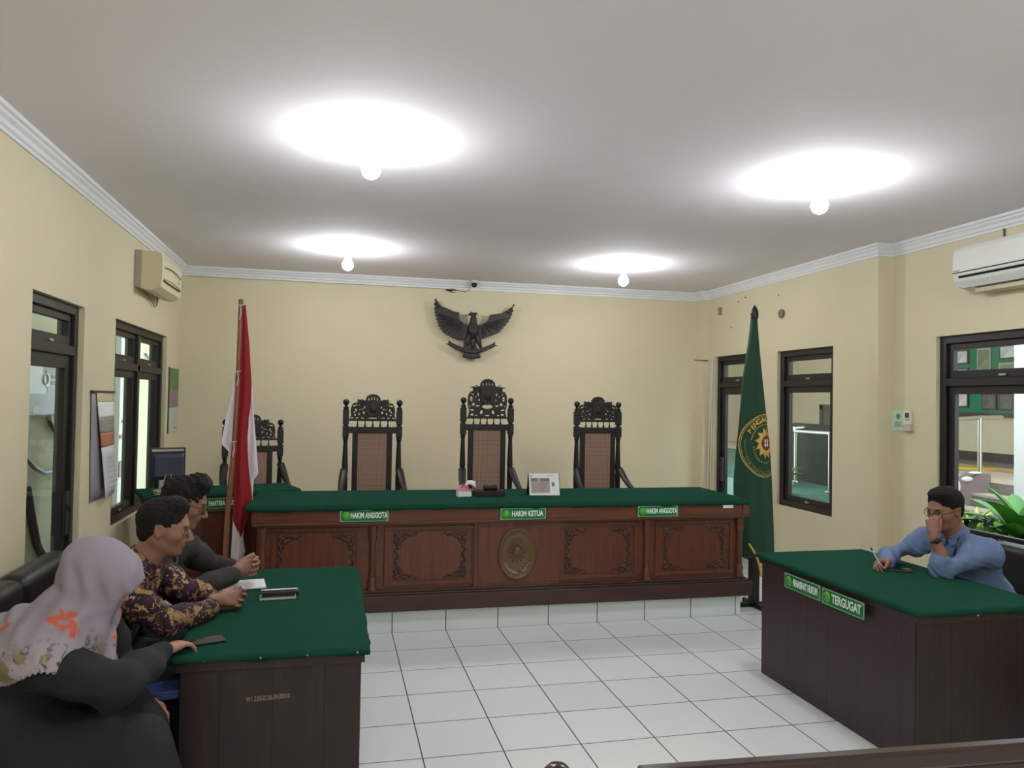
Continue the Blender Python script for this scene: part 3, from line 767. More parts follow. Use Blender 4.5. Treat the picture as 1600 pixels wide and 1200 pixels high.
name_plate('green TERGUGAT sign on the side desk facing the room', 'TERGUGAT', LX(-2.099, .670), w=.345, h=.086, size=.066, sx=.70, tx=.037)

# ---------------------------------------------------------------- seats along the side walls
def sofa(name, label, x0, x1, y0, y1, ztop, s):
    """s=+1 faces +X"""
    t = thing(name, label, 'sofa', ((x0+x1)/2, (y0+y1)/2, 0))
    xb0, xb1 = (x0, x0+.16) if s > 0 else (x1-.16, x1)
    def pad(a, b_, nm_, r=.05):
        mb = MB(); mb.box(a, b_); o = mb.build(nm_, M_LEATHER, t); md_ = o.modifiers.new('b', 'BEVEL'); md_.width = r; md_.segments = 5
        for p in o.data.polygons: p.use_smooth = True
        return o
    n = max(1, round((y1-y0)/.62))
    for k in range(n):
        a, b_ = y0+(y1-y0)*k/n+.004, y0+(y1-y0)*(k+1)/n-.004
        pad((xb0, a, .40), (xb1, b_, ztop), 'backrest_cushion', .06)
        pad((x0+.10 if s > 0 else x0, a, .28), (x1 if s > 0 else x1-.10, b_, .45), 'seat_cushion', .04)
    pad((x0, y0, .06), (x1, y1, .30), 'sofa_base', .02)
    for xx in (x0+.05, x1-.05):
        for yy in (y0+.05, y1-.05):
            mb = MB(); mb.lathe([(.018, 0), (.022, .07)], (xx, yy, 0), 10); mb.build('leg', M_DARKP, t)
    return t
sofa('black_sofa', 'black leatherette sofa against the wall behind the men in batik and dark jacket', -1.99, -1.22, -2.40, -1.0, .865, 1)
t = thing('padded_bench', 'low black padded bench under the woman in the headscarf', 'bench', (-1.6, -2.87, 0))
b = MB(); b.box((-1.97, -3.35, .36), (-1.24, -2.43, .45)); b.build('seat_cushion', M_LEATHER, t, bevel=.03)
b = MB(); b.box((-1.93, -3.31, .06), (-1.28, -2.47, .36)); b.build('bench_base', M_LEATHER, t, bevel=.01)
for xx in (-1.88, -1.33):
    for yy in (-3.26, -2.52):
        b = MB(); b.lathe([(.018, 0), (.022, .07)], (xx, yy, 0), 10); b.build('leg', M_DARKP, t)
sofa('black_sofa', 'black leatherette sofa behind the man in the blue shirt', 3.28, 4.08, -3.3, -1.35, .83, -1)

# ---------------------------------------------------------------- small things on desks
def slab_thing(name, label, cat, x, y, z, w, d, h, rz, m, glass=None):
    t = thing(name, label, cat, (x, y, z), rz)
    b = MB(); b.box((-w/2, -d/2, 0), (w/2, d/2, h)); b.build('case', m, t, local=True, bevel=.0025)
    if glass:
        b = MB(); b.box((-w/2+.003, -d/2+.003, h), (w/2-.003, d/2-.003, h+.0006)); b.build('screen', glass, t, local=True)
    return t
slab_thing('mobile_phone', 'black mobile phone lying near the blue shirted man\'s forearm', 'phone', 2.80, -1.845, .769, .085, .150, .009, R(62), M_DARKP, M_PHONE)
slab_thing('mobile_phone', 'dark phone under the fingers of the woman in the lilac headscarf', 'phone', -.925, -2.53, .769, .15, .075, .009, R(20), M_DARKP, M_PHONE)
slab_thing('mobile_phone', 'black phone in a pale case beside the open notebook', 'phone', -.695, -1.895, .769, .165, .08, .009, R(4), mat('pale_phone_case', srgb(170, 165, 150), .4), M_PHONE)
t = slab_thing('black_pencil_case', 'black case behind the pale phone, closer to the notebook', 'case', -.685, -1.835, .769, .17, .055, .022, R(3), M_DARKP)
b = MB(); b.tube([(-.09, -.01, .027), (.075, -.008, .027)], .005, 8); b.build('pen', M_STEEL, t, local=True)
t = thing('notebook', 'open notebook with white pages under the clasped hands', 'notebook', (-.90, -1.64, .769), R(8))
b = MB(); b.box((-.13, -.095, 0), (.13, .095, .004)); b.build('cover', M_DARKP, t, local=True)
b = MB(); b.box((-.125, -.09, .004), (.125, .09, .012)); b.build('pages', M_PAPER, t, local=True, bevel=.002)
b = MB()
for k in range(9): b.box((-.11, -.075+k*.018, .0121), (.11, -.0742+k*.018, .0123))
b.build('ruled_lines', M_GREYP, t, local=True)

# ---------------------------------------------------------------- foreground rail
t = thing('wooden_railing', 'dark polished wooden railing top across the near corner of the picture', 'railing', (1.3, -4.02, 0), R(-3))
M_RAIL = wood('polished_dark_rail', srgb(36, 17, 17), srgb(54, 28, 27), .2, 0, 2.0, .4)
b = MB(); b.box((-1.02, -.022, .80), (2.4, .022, .85)); b.build('handrail', M_RAIL, t, local=True, bevel=.010)
b = MB(); b.box((-.98, -.02, .12), (2.36, .02, .17)); b.box((-.98, -.016, .74), (2.36, .016, .80)); b.build('lower_rail', M_RAIL, t, local=True, bevel=.005)
for k in range(17):
    b = MB(); b.lathe([(.018, .17), (.024, .25), (.014, .32), (.026, .50), (.014, .68), (.022, .72), (.018, .76)], (-.9+k*.2, 0, 0), 12); b.build('baluster', M_RAIL, t, local=True)
t = thing('railing_post', 'dark round post finial at the bottom edge of the picture', 'post', (.088, -3.93, 0))
b = MB(); b.box((-.04, -.04, 0), (.04, .04, .74)); b.build('post', M_RAIL, t, local=True, bevel=.006)
b = MB(); b.lathe([(.04, .74), (.044, .755), (.022, .77), (.022, .785), (.035, .80), (.040, .822), (.036, .842), (.022, .856), (0, .861)], (0, 0, 0), 24); b.build('finial', M_RAIL, t, local=True)
# ---------------------------------------------------------------- eagle emblem on the back wall
WL = [(.644,2.871),(.675,2.822),(.71,2.786),(.766,2.771),(.822,2.748),(.869,2.733),(.917,2.726),(.914,2.675),(.927,2.641),(.962,2.608),(1.01,2.583),(1.025,2.517),(1.013,2.431),(.944,2.424),(.901,2.422),(.875,2.436),(.841,2.44),(.815,2.458),(.784,2.465),(.763,2.481),(.724,2.501),(.732,2.514),(.693,2.536),(.706,2.547),(.676,2.567),(.688,2.58),(.662,2.605),(.677,2.614),(.647,2.647),(.666,2.656),(.635,2.688),(.652,2.698),(.629,2.722),(.643,2.731),(.625,2.764),(.642,2.774),(.624,2.815),(.644,2.816)]
WR = [(1.55,2.836),(1.515,2.804),(1.463,2.767),(1.41,2.739),(1.357,2.728),(1.274,2.716),(1.261,2.672),(1.236,2.637),(1.193,2.605),(1.136,2.585),(1.129,2.521),(1.143,2.435),(1.204,2.437),(1.239,2.456),(1.283,2.47),(1.318,2.484),(1.361,2.503),(1.409,2.531),(1.396,2.539),(1.44,2.567),(1.431,2.575),(1.474,2.612),(1.465,2.62),(1.505,2.648),(1.491,2.66),(1.526,2.692),(1.513,2.7),(1.539,2.731),(1.525,2.74),(1.551,2.775),(1.538,2.784)]
eg = thing('carved_eagle_emblem', 'dark carved wooden eagle emblem with spread wings on the back wall', 'wall carving', (1.08, 2.94, 2.18))
XY = lambda y: basis((1, 0, 0), (0, 0, 1), (0, -1, 0), (0, y, 0))
OFF = Matrix.Translation(-Vector((1.08, 2.94, 2.18)))
for pts, tips, sh in ((WL, [(p, q) for p, q in [WL[k] for k in (37, 36, 34, 32, 30, 28, 26, 24, 22, 20, 18, 16, 14, 13)]], (.985, 2.55)), (WR, [WR[k] for k in (0, 29, 27, 25, 23, 21, 19, 17, 15, 13, 12)], (1.17, 2.55))):
    w_ = curve_plate('wing', [pts], .022, M_GARUDA, eg, OFF @ XY(2.865), .003)
    fb = MB()
    top = [pts[k] for k in ((0, 2, 3, 4, 5, 6, 8) if pts is WL else (0, 2, 3, 4, 5, 6, 8))]
    n = len(tips)
    for i, tp in enumerate(tips):
        s = i/(n-1); k = s*(len(top)-1); a = int(min(k, len(top)-2)); f_ = k-a
        r0 = (top[a][0]*(1-f_)+top[a+1][0]*f_, top[a][1]*(1-f_)+top[a+1][1]*f_)
        r1 = (r0[0]*.35+sh[0]*.65*1.0, r0[1]*.35+sh[1]*.65) if i > 2 else r0
        q = (tp[0]*.97+r1[0]*.03, tp[1]*.97+r1[1]*.03)
        fb.tube([(r1[0], 2.853, r1[1]), ((r1[0]*2+q[0])/3, 2.848, (r1[1]*2+q[1])/3), ((r1[0]+2*q[0])/3, 2.850, (r1[1]+2*q[1])/3), (q[0], 2.856, q[1])], [.007, .013, .010, .003], 6)
    fb.build('feather_relief', M_GARUDA, w_)
# (body built with the figure toolkit below)

# ---------------------------------------------------------------- small things on the back wall
t = thing('ceiling_camera', 'small dark dome camera on a cream mount at the cornice above the eagle', 'camera', (1.08, 2.85, 3.07))
b = MB(); b.lathe([(.045, 0), (.045, .03)], (0, 0, 0), 20); b.build('mount', M_BEIGE, t, local=True)
b = MB(); b.ell((0, -.008, -.018), (.034, .034, .034)); b.build('dome', M_DARKP, t, local=True)
b = MB(); b.tube([(-.02, .0, -.01), (-.045, .01, -.05), (-.06, .03, -.085), (-.10, .06, -.095), (-.17, .08, -.085), (-.23, .085, -.065), (-.29, .085, -.075)], .003, 6); b.build('camera_cable', M_DARKP, t, local=True)
t = thing('cable_joint', 'taped grey cable joint hanging under the cornice beside the camera', 'cable', (.80, 2.93, 2.985))
b = MB(); b.tube([(-.05, 0, .012), (-.02, 0, .004), (.01, 0, -.004), (.05, 0, .006), (.09, 0, .004)], [.004, .009, .011, .006, .003], 8); b.build('joint', M_DARKP, t, local=True)
b = MB(); b.tube([(0, 0, 0), (.04, 0, -.02), (.08, .0, -.026)], [.004, .005, .003], 6); b.build('loose_end', M_DARKP, t, local=True)
b = MB(); b.box((-.055, -.005, .004), (-.035, .008, .02)); b.build('clip', M_WHITE, t, local=True)
t = thing('wire', 'thin wire running along the back wall just below the cornice', 'cable', (-.6, 2.94, 3.0))
b = MB(); b.tube([(-2.0+.1*k, 2.943, 3.003-.006*abs(math.sin(k*.35))) for k in range(28)], .0022, 5); b.build('wire_run', M_GREYP, t)

# ---------------------------------------------------------------- right wall bits
t = thing('wall_vent_cap', 'round grey pipe cap on the wall above the green flag', 'pipe cap', (3.995, 1.23, 2.67))
b = MB(); b.lathe([(.045, 0), (.048, .012), (.04, .02), (.0, .016)], (0, 0, 0), 20, Matrix.Rotation(R(-90), 3, 'Y')); b.build('cap', mat('grey_pipe_cap', srgb(120, 112, 92), .7), t, local=True)
t = thing('wall_hook', 'small rusty bracket on the wall near the back corner pillar', 'bracket', (3.99, 2.50, 2.84))
b = MB(); b.box((-.02, -.02, -.05), (.008, .02, .04)); b.build('plate', mat('old_bracket', srgb(150, 138, 115), .7), t, local=True, bevel=.004)
for k, (y, z) in enumerate([(2.1, 2.9), (1.95, 2.93), (1.3, 2.87), (1.8, 2.5), (2.25, 2.62)]):
    b = MB(); b.ell((3.998, y, z), (.004, .009, .009), None, 8, 6); o = b.build('nail', M_DARKP); tag(o, 'tiny dark nail in the cream wall above the green flag', 'nail', 'nails in the cream wall')
t = thing('iron_rod', 'thin iron rod sticking out beside the corner pillar at door height', 'rod', (3.95, 2.72, 2.28))
b = MB(); b.tube([(3.97, 2.755, 2.26), (3.79, 2.74, 2.26)], .006, 6); b.build('rod', M_DARKP, t)
t = thing('cable_conduit', 'pale conduit slanting down the back corner beside the dark doorway', 'conduit', (3.98, 2.68, 1.5))
b = MB(); b.tube([(3.985, 2.66, 2.27), (3.985, 2.70, 1.7), (3.98, 2.73, 1.1), (3.98, 2.74, .2)], .009, 8); b.tube([(3.985, 2.655, 2.27), (3.985, 2.665, 1.7), (3.985, 2.68, 1.1), (3.985, 2.69, .2)], .006, 6); b.build('pipe', M_WHITE, t)

# remote control holder with a small notice
t = thing('laminated_notice', 'small pale green laminated notice on the wall beside the remote control', 'notice', (4.148, -.245, 1.62))
b = MB(); b.box((-.003, -.075, -.085), (0, .065, .085)); b.build('sheet', mat('pale_mint_paper', srgb(196, 222, 200), .4), t, local=True)
b = MB(); b.lathe([(.024, 0), (.024, .001)], (0, 0, 0), 20, Matrix.Rotation(R(-90), 3, 'Y')); b.v = [(p[0]-.0035, p[1]-.005, p[2]+.035) for p in b.v]; b.build('round_badge', mat('olive_badge', srgb(96, 140, 80), .5), t, local=True)
b = MB()
for (z, a, c_) in ((-.015, -.045, .04), (-.03, -.035, .03), (-.045, -.05, .045)): b.box((-.0038, a, z-.003), (-.003, c_, z+.003))
b.build('text_line', mat('grey_green_print', srgb(90, 110, 92), .6), t, local=True)
t = thing('remote_control', 'white air conditioner remote in a holder on the wall', 'remote control', (4.135, -.375, 1.625))
b = MB(); b.box((-.012, -.032, -.085), (.015, .032, .075)); b.build('body', M_WHITE, t, local=True, bevel=.005)
b = MB(); b.box((-.0135, -.022, .02), (-.012, .022, .062)); b.build('display', mat('remote_display', srgb(62, 66, 58), .3), t, local=True)
b = MB(); b.box((-.0135, -.020, -.002), (-.012, .020, .012)); b.build('button_row', M_GREYP, t, local=True)
b = MB(); b.box((-.02, -.04, -.09), (.015, .04, -.03)); b.build('holder', mat('clear_grey_holder', srgb(190, 182, 165), .3), t, local=True, bevel=.004)

# ---------------------------------------------------------------- air conditioners
t = thing('air_conditioner', 'white split air conditioner high on the wall above the blue shirted man', 'air conditioner', (4.15, -1.45, 2.60))
def acprof(dep, h):
    return [(0, 0), (.08, -.005), (dep*.72, .012), (dep*.90, .055), (dep*.97, .10), (dep, .16), (dep*.97, h-.04), (dep*.88, h-.008), (dep*.8, h), (0, h)]
b = MB(); b.prism([(4.15-x_, 2.60+z_) for x_, z_ in acprof(.215, .31)], 1, -1.93, -1.03); b.build('housing', M_WHITE, t, bevel=.008)
b = MB(); b.box((3.927, -1.92, 2.712), (3.94, -1.04, 2.716)); b.build('panel_seam', M_BLACK, t)
b = MB(); b.prism([(4.15-.195, 2.665), (4.15-.209, 2.690), (4.15-.150, 2.628), (4.15-.160, 2.602)], 1, -1.90, -1.08); b.build('air_outlet', M_BLACK, t)
b = MB(); b.prism([(3.942, 2.645), (3.945, 2.650), (3.985, 2.608), (3.982, 2.603)], 1, -1.90, -1.08); b.build('louvre', M_WHITE, t)
b = MB()
for y in (-1.35, -1.62): b.box((3.95, y-.006, 2.625), (3.965, y+.006, 2.668))
b.build('louvre_clip', M_WHITE, t)
b = MB(); b.box((3.926, -1.10, 2.727), (3.934, -1.05, 2.731)); b.build('maker_mark', M_GREYP, t)
b = MB(); b.box((4.02, -1.92, 2.565), (4.15, -1.15, 2.60)); b.build('base_plate', mat('dull_beige_base_plastic', srgb(196, 182, 160), .6), t, bevel=.006)  # base plate in a duller, warmer plastic than the housing
b = MB(); b.tube([(4.14, -1.28, 2.91), (4.14, -1.28, 3.01)], .006, 6); b.build('cable', M_DARKP, t)

t = thing('air_conditioner', 'yellowed old air conditioner on the wall beside the red and white flag', 'air conditioner', (-2.066, 1.45, 2.60))
b = MB(); b.prism([(-2.066, 2.615), (-2.066, 2.915), (-2.02, 2.915), (-2.02, 2.605)], 1, 1.04, 1.84); b.build('back_plate', mat('grey_ac_side', srgb(168, 160, 142), .5), t, bevel=.003)
b = MB(); b.prism([(-2.02, 2.60), (-1.93, 2.585), (-1.865, 2.62), (-1.855, 2.68), (-1.855, 2.86), (-1.87, 2.905), (-2.02, 2.915)], 1, 1.04, 1.84); b.build('housing', M_BEIGE, t, bevel=.006)
b = MB()
b.tube([(-1.850+.004, 1.09+.68*k/12, 2.785+.022*math.sin(PI*k/12)) for k in range(13)], .0035, 6); b.build('intake_line', M_BLACK, t)
b = MB(); b.box((-1.857, 1.08, 2.668), (-1.846, 1.74, 2.680)); b.build('air_slot', M_BLACK, t)
b = MB(); b.tube([(-1.848, 1.07+.70*k/12, 2.69-.03*0+.018*math.sin(PI*k/12)) for k in range(13)], .006, 6); b.build('louvre', M_BEIGE, t)
b = MB(); b.ell((-1.852, 1.70, 2.74), (.004, .01, .01), None, 8, 6); b.build('badge', M_GREYP, t)
b = MB(); b.tube([(-2.04, 1.30, 2.60), (-2.04, 1.42, 2.585), (-2.04, 1.54, 2.555), (-2.04, 1.66, 2.52), (-2.035, 1.70, 2.53), (-2.03, 1.72, 2.58), (-2.03, 1.72, 2.61)], .006, 6); b.build('cable', mat('grey_cable', srgb(140, 130, 110), .6), t)

# ---------------------------------------------------------------- wall calendars on the left wall
t = thing('wall_calendar', 'large wall calendar with a red photo page curling open, between the doorway and the window', 'calendar', (-2.06, .26, 1.36))
b = MB(); rows = []
for j in range(9):
    z = 1.745-.76*j/8; rows.append([(-2.058+.001*math.sin(i*2+j), -.03+.04*(j/8)+(.50+.03*j/8)*i/6, z) for i in range(7)])
b.grid(rows); b.build('back_page', mat('grey_calendar_page', srgb(150, 145, 150), .5, 0, .2, 4), t, solid=.003)
M_CALTOP = mat('red_photo_page', srgb(176, 110, 90), .4, 0, .5, 9)
def page(nm_, z0, z1, m, s0, s1):
    b = MB(); rows = []
    for j in range(7):
        z = z0+(z1-z0)*j/6; f = (1.745-z)/.76
        ya = .06+.16*f; rows.append([(-2.052+.035*f*(1-i/8)+.004*math.sin(i*.8), ya+(.49-ya+.08*f)*i/8, z) for i in range(9)])
    b.grid(rows); return b.build(nm_, m, t, solid=.002)
page('title_band', 1.74, 1.67, mat('cream_title_band', srgb(205, 195, 150), .4, 0, .3, 20), 0, 1)
page('white_page', 1.67, 1.56, M_PAPER, 0, 1)
page('group_photo', 1.56, 1.45, mat('crowd_photo', srgb(150, 142, 138), .4, 0, .6, 35), 0, 1)
page('red_photo', 1.45, 1.35, M_CALTOP, 0, 1)
page('date_page', 1.35, .985, mat('date_page_paper', srgb(205, 207, 214), .6), 0, 1)
b = MB()
for k in range(7): b.box((-2.022+.004*k, .26, 1.27-.035*k), (-2.019+.004*k, .47, 1.274-.035*k))
b.build('date_lines', M_GREYP, t)
b = MB(); b.box((-2.063, -.035, 1.735), (-2.045, .50, 1.75)); b.build('binding_strip', M_DARKP, t)
t = thing('wall_calendar', 'narrow green-topped calendar hanging by the corner behind the monitor', 'calendar', (-2.06, 2.72, 1.68))
b = MB(); b.box((-2.063, 2.46, 1.78), (-2.055, 2.90, 2.0)); b.build('green_header', mat('green_photo_header', srgb(92, 128, 70), .5, 0, .5, 12), t)
b = MB(); b.box((-2.063, 2.47, 1.60), (-2.054, 2.89, 1.78)); b.build('picture', mat('mauve_picture', srgb(140, 122, 125), .5, 0, .4, 14), t)
b = MB(); b.box((-2.063, 2.47, 1.35), (-2.052, 2.90, 1.60)); b.build('date_page', mat('date_page_green', srgb(190, 200, 185), .6), t)
b = MB(); b.box((-2.052, 2.66, 1.385), (-2.050, 2.86, 1.40)); 
for k in range(5): b.box((-2.052, 2.60, 1.44+.028*k), (-2.0505, 2.86, 1.443+.028*k))
b.build('printed_lines', M_GREYP, t)
b = MB(); b.box((-2.066, 2.44, 1.34), (-2.058, 2.465, 2.01)); b.build('edge_strip', mat('dark_green_edge', srgb(60, 66, 40), .6), t)

# ---------------------------------------------------------------- flags
def pl(poly, n):
    """resample polyline of (x,z) by z fraction"""
    out = []
    L_ = [0]
    for i in range(1, len(poly)): L_.append(L_[-1]+math.dist(poly[i], poly[i-1]))
    for k in range(n):
        s = L_[-1]*k/(n-1); j = 0
        while j < len(poly)-2 and L_[j+1] < s: j += 1
        f = (s-L_[j])/(L_[j+1]-L_[j]); out.append((poly[j][0]*(1-f)+poly[j+1][0]*f, poly[j][1]*(1-f)+poly[j+1][1]*f))
    return out
def fold(mb, left, right, y, bulge, folds, nz=40, nx=24, ph=0.0):
    """hanging cloth between two edge polylines; bulge toward -y with vertical pleats"""
    l = pl(left, nz); r = pl(right, nz); rows = []
    for j in range(nz):
        row = []
        w = abs(r[j][0]-l[j][0])
        for i in range(nx):
            s = i/(nx-1)
            x = l[j][0]*(1-s)+r[j][0]*s; z = l[j][1]*(1-s)+r[j][1]*s
            yy = y - bulge*min(1, w/.1)*math.sin(PI*s)**.7 + .016*min(1, w/.12)*math.sin(s*folds*PI+ph+.6*math.sin(z*2.1))*math.sin(PI*s)**.3
            row.append((x, yy, z))
        rows.append(row)
    mb.grid(rows)
M_POLE = wood('bamboo_brown_pole', srgb(122, 78, 52), srgb(150, 100, 70), .5, 2, 3)
M_RED = mat('red_flag_cloth', srgb(142, 11, 24), .8, 0, .05, 6, .1, 200)
M_FWHITE = mat('white_flag_cloth', srgb(222, 212, 222), .85, 0, .03, 6, .1, 200)
t = thing('indonesian_flag', 'red and white flag hanging furled on a leaning wooden pole beside the bench', 'flag', (-1.225, .25, .156))
b = MB(); b.tube([(-1.225, .25, .16), (-1.209, .25, .544), (-1.199, .25, .872), (-1.166, .25, 1.344), (-1.150, .25, 1.819), (-1.143, .25, 2.448)], [.021, .021, .020, .019, .018, .018], 12)
b.build('pole', M_POLE, t)
b = MB(); b.lathe([(.13, .156), (.13, .19), (.05, .21), (.03, .26), (.03, .40), (.0, .40)], (-1.222, .25, 0), 20); b.build('pole_stand', M_EBONY, t)
fl = MB()
fold(fl, [(-1.132, 2.405), (-1.134, 2.105), (-1.141, 1.819), (-1.148, 1.534), (-1.152, 1.344), (-1.158, 1.06), (-1.162, .872), (-1.165, .82), (-1.106, .687)],
     [(-1.11, 2.406), (-1.076, 2.106), (-1.055, 1.821), (-1.058, 1.63), (-1.078, 1.53), (-1.072, 1.344), (-1.060, 1.178), (-1.031, .988), (-1.040, .85), (-1.106, .685)], .245, .03, 3)
fl.build('red_cloth', M_RED, t, solid=.004)
b = MB(); fold(b, [(-1.07, 1.80), (-1.07, 1.5), (-1.09, 1.3), (-1.08, 1.1), (-1.06, 1.0), (-1.045, .95)], [(-1.052, 1.80), (-1.036, 1.583), (-1.009, 1.321), (-.994, 1.149), (-1.026, 1.107), (-1.030, .95)], .262, .006, 1.5)
b.build('white_cloth', M_FWHITE, t, solid=.004)
b = MB(); fold(b, [(-1.165, 2.0), (-1.177, 1.827), (-1.23, 1.58), (-1.262, 1.377), (-1.197, 1.306), (-1.18, 1.28)], [(-1.15, 2.0), (-1.15, 1.827), (-1.15, 1.58), (-1.155, 1.377), (-1.16, 1.34), (-1.165, 1.28)], .268, .006, 2)
b.build('white_cloth', M_FWHITE, t, solid=.004)
b = MB(); fold(b, [(-1.165, .86), (-1.166, .70), (-1.17, .60), (-1.172, .528)], [(-1.06, .90), (-1.09, .687), (-1.072, .572), (-1.10, .507)], .262, .012, 2)
b.build('white_cloth', M_FWHITE, t, solid=.004)
for (x_, z_) in ((-1.143, 2.404), (-1.150, 1.913), (-1.166, 1.391)):
    b = MB(); b.tube([(x_+.021*math.cos(a_), .25+.021*math.sin(a_), z_) for a_ in [2*PI*k/10 for k in range(10)]], .003, 5, closed=True)
    b.tube([(x_-.005, .226, z_), (x_+.004, .222, z_-.05), (x_-.006, .224, z_-.11)], .003, 5)
    b.tube([(x_-.015, .232, z_), (x_-.04, .235, z_-.02), (x_-.045, .235, z_-.06)], .0025, 5); b.build('tie_string', M_FWHITE, t)

M_GFLAG = mat('dark_green_flag_cloth', srgb(16, 58, 37), .8, 0, .06, 5, .1, 200)
gf = thing('court_flag', 'dark green flag with a round gold-lined emblem, furled on a pole behind the bench end', 'flag', (3.09, .2, 0))
b = MB(); b.tube([(3.09, .21, .03), (3.075, .21, 2.50)], .017, 12); b.build('pole', M_POLE, gf)
b = MB(); b.lathe([(.017, 2.46), (.030, 2.48), (.034, 2.51), (.030, 2.54), (.022, 2.565), (.008, 2.585), (0, 2.60)], (3.076, .21, 0), 16); b.build('pole_finial', M_EBONY, gf)
b = MB(); b.tube([(3.03, .205, 2.517), (3.07, .205, 2.512)], .005, 6); b.build('cross_pin', M_DARKP, gf)
b = MB(); b.box((3.055, .17, .02), (3.125, .24, .42)); b.box((2.93, .19, 0), (3.25, .22, .04)); b.box((3.075, .04, 0), (3.105, .37, .04)); b.build('stand', M_EBONY, gf, bevel=.004)
GL_ = [(3.056, 2.50), (3.040, 2.35), (3.017, 2.207), (2.974, 1.979), (2.933, 1.577), (2.904, 1.336), (2.885, 1.074), (2.888, .812), (2.906, .60), (2.935, .45)]
GR_ = [(3.094, 2.50), (3.108, 2.35), (3.122, 2.21), (3.149, 1.984), (3.2, 1.58), (3.232, 1.337), (3.253, 1.071), (3.267, .806), (3.278, .60), (3.283, .43)]
def gsurf(x, z, off=.004):
    """front surface of the green flag at x, z"""
    def ix(P):
        for i in range(len(P)-1):
            if P[i][1] >= z >= P[i+1][1]:
                f = (P[i][1]-z)/(P[i][1]-P[i+1][1]); return P[i][0]*(1-f)+P[i+1][0]*f
        return P[-1][0]
    l, r = ix(GL_), ix(GR_); s = min(1, max(0, (x-l)/(r-l))); w = r-l
    return .2-.075*min(1, w/.2)*math.sin(PI*s)**.8+.007*min(1, w/.2)*math.sin(s*5*PI+.5*math.sin(z*2))*math.sin(PI*s)**.5-off
b = MB(); rows = []
for j in range(70):
    z = 2.50-(2.50-.44)*j/69; 
    def ix(P):
        for i in range(len(P)-1):
            if P[i][1] >= z >= P[i+1][1]:
                f = (P[i][1]-z)/(P[i][1]-P[i+1][1]); return P[i][0]*(1-f)+P[i+1][0]*f
        return P[-1][0]
    l, r = ix(GL_), ix(GR_)
    row = [(l+(r-l)*i/40, gsurf(l+(r-l)*i/40, z, 0), z) for i in range(41)]
    row += [(r-(r-l)*i/12, .225+.02*math.sin(i*1.3), z) for i in range(1, 12)]
    rows.append(row)
b.grid(rows, closed=True); b.build('green_cloth', M_GFLAG, gf)
# emblem printed on the cloth, wrapping the pleats
EC = (3.150, 1.383)
def inr(x, z):
    for i in range(len(GR_)-1):
        if GR_[i][1] >= z >= GR_[i+1][1]:
            f = (GR_[i][1]-z)/(GR_[i][1]-GR_[i+1][1]); return x < GR_[i][0]*(1-f)+GR_[i+1][0]*f-.006
    return False
def ringstrip(name, rx, rz, wd, a0, a1, m, cx=EC[0], cz=EC[1], n=60, off=.005):
    mb = MB()
    for k in range(n):
        A = [R(a0+(a1-a0)*(k+e)/n) for e in (0, 1)]
        q = [(cx+(rx+d)*math.cos(a), cz+(rz+d)*math.sin(a)) for a in A for d in (-wd/2, wd/2)]
        if all(inr(*p) for p in q):
            v = [(p[0], gsurf(p[0], p[1], off), p[1]) for p in q]; mb.add(v, [(0, 1, 3, 2)], False)
    return mb.build(name, m, gf, solid=.001)
ringstrip('emblem_ring', .228, .268, .006, 20, 340, M_GOLD)
ringstrip('emblem_ring', .216, .256, .003, 20, 340, M_GOLD)
ringstrip('emblem_inner_band', .150, .182, .004, 62, 165, M_GOLD)
ringstrip('emblem_inner_band', .188, .222, .003, 165, 300, mat('faint_gold_thread', srgb(120, 130, 70), .6))
def patch(name, poly, m, off=.006, cx=0, cz=0):
    """fan patch following the cloth"""
    mb = MB(); N_ = len(poly); rows = []
    for s in (0, .25, .5, .75, 1):
        rows.append([(cx+(p[0]-cx)*s, gsurf(cx+(p[0]-cx)*s, cz+(p[1]-cz)*s, off), cz+(p[1]-cz)*s) for p in poly])
    mb.grid(rows, closed=True); return mb.build(name, m, gf, solid=.001)
EX, EZ = 3.158, 1.405
sun = []
for k in range(24):
    a = 2*PI*k/24; rr_ = .128 if k % 2 else .088
    p = (EX+rr_*math.cos(a+(.12 if k % 2 else 0))*.93, EZ+rr_*1.12*math.sin(a+(.12 if k % 2 else 0)))
    while not inr(*p): p = (p[0]-.004, p[1])
    sun.append(p)
patch('emblem_sun', sun, mat('yellow_sun_print', srgb(196, 158, 62), .6), .006, EX-.02, EZ)
def disc(nm_, r, m, off, ex=EX, ez=EZ, e=1.1):
    q = []
    for k in range(20):
        p = (ex+r*math.cos(2*PI*k/20), ez+r*e*math.sin(2*PI*k/20))
        while not inr(*p): p = (p[0]-.004, p[1])
        q.append(p)
    return patch(nm_, q, m, off, ex-.01, ez)
disc('emblem_disc', .058, mat('dark_red_print', srgb(110, 24, 34), .6), .008)
for (dx, dz) in ((-.018, .018), (.018, .018), (-.018, -.016), (.018, -.016)): disc('emblem_petal', .013, mat('pale_petal_print', srgb(205, 205, 195), .6), .010, EX+dx, EZ+dz, 1.3)
disc('emblem_heart', .009, M_RED, .011, EX, EZ, 1.2)
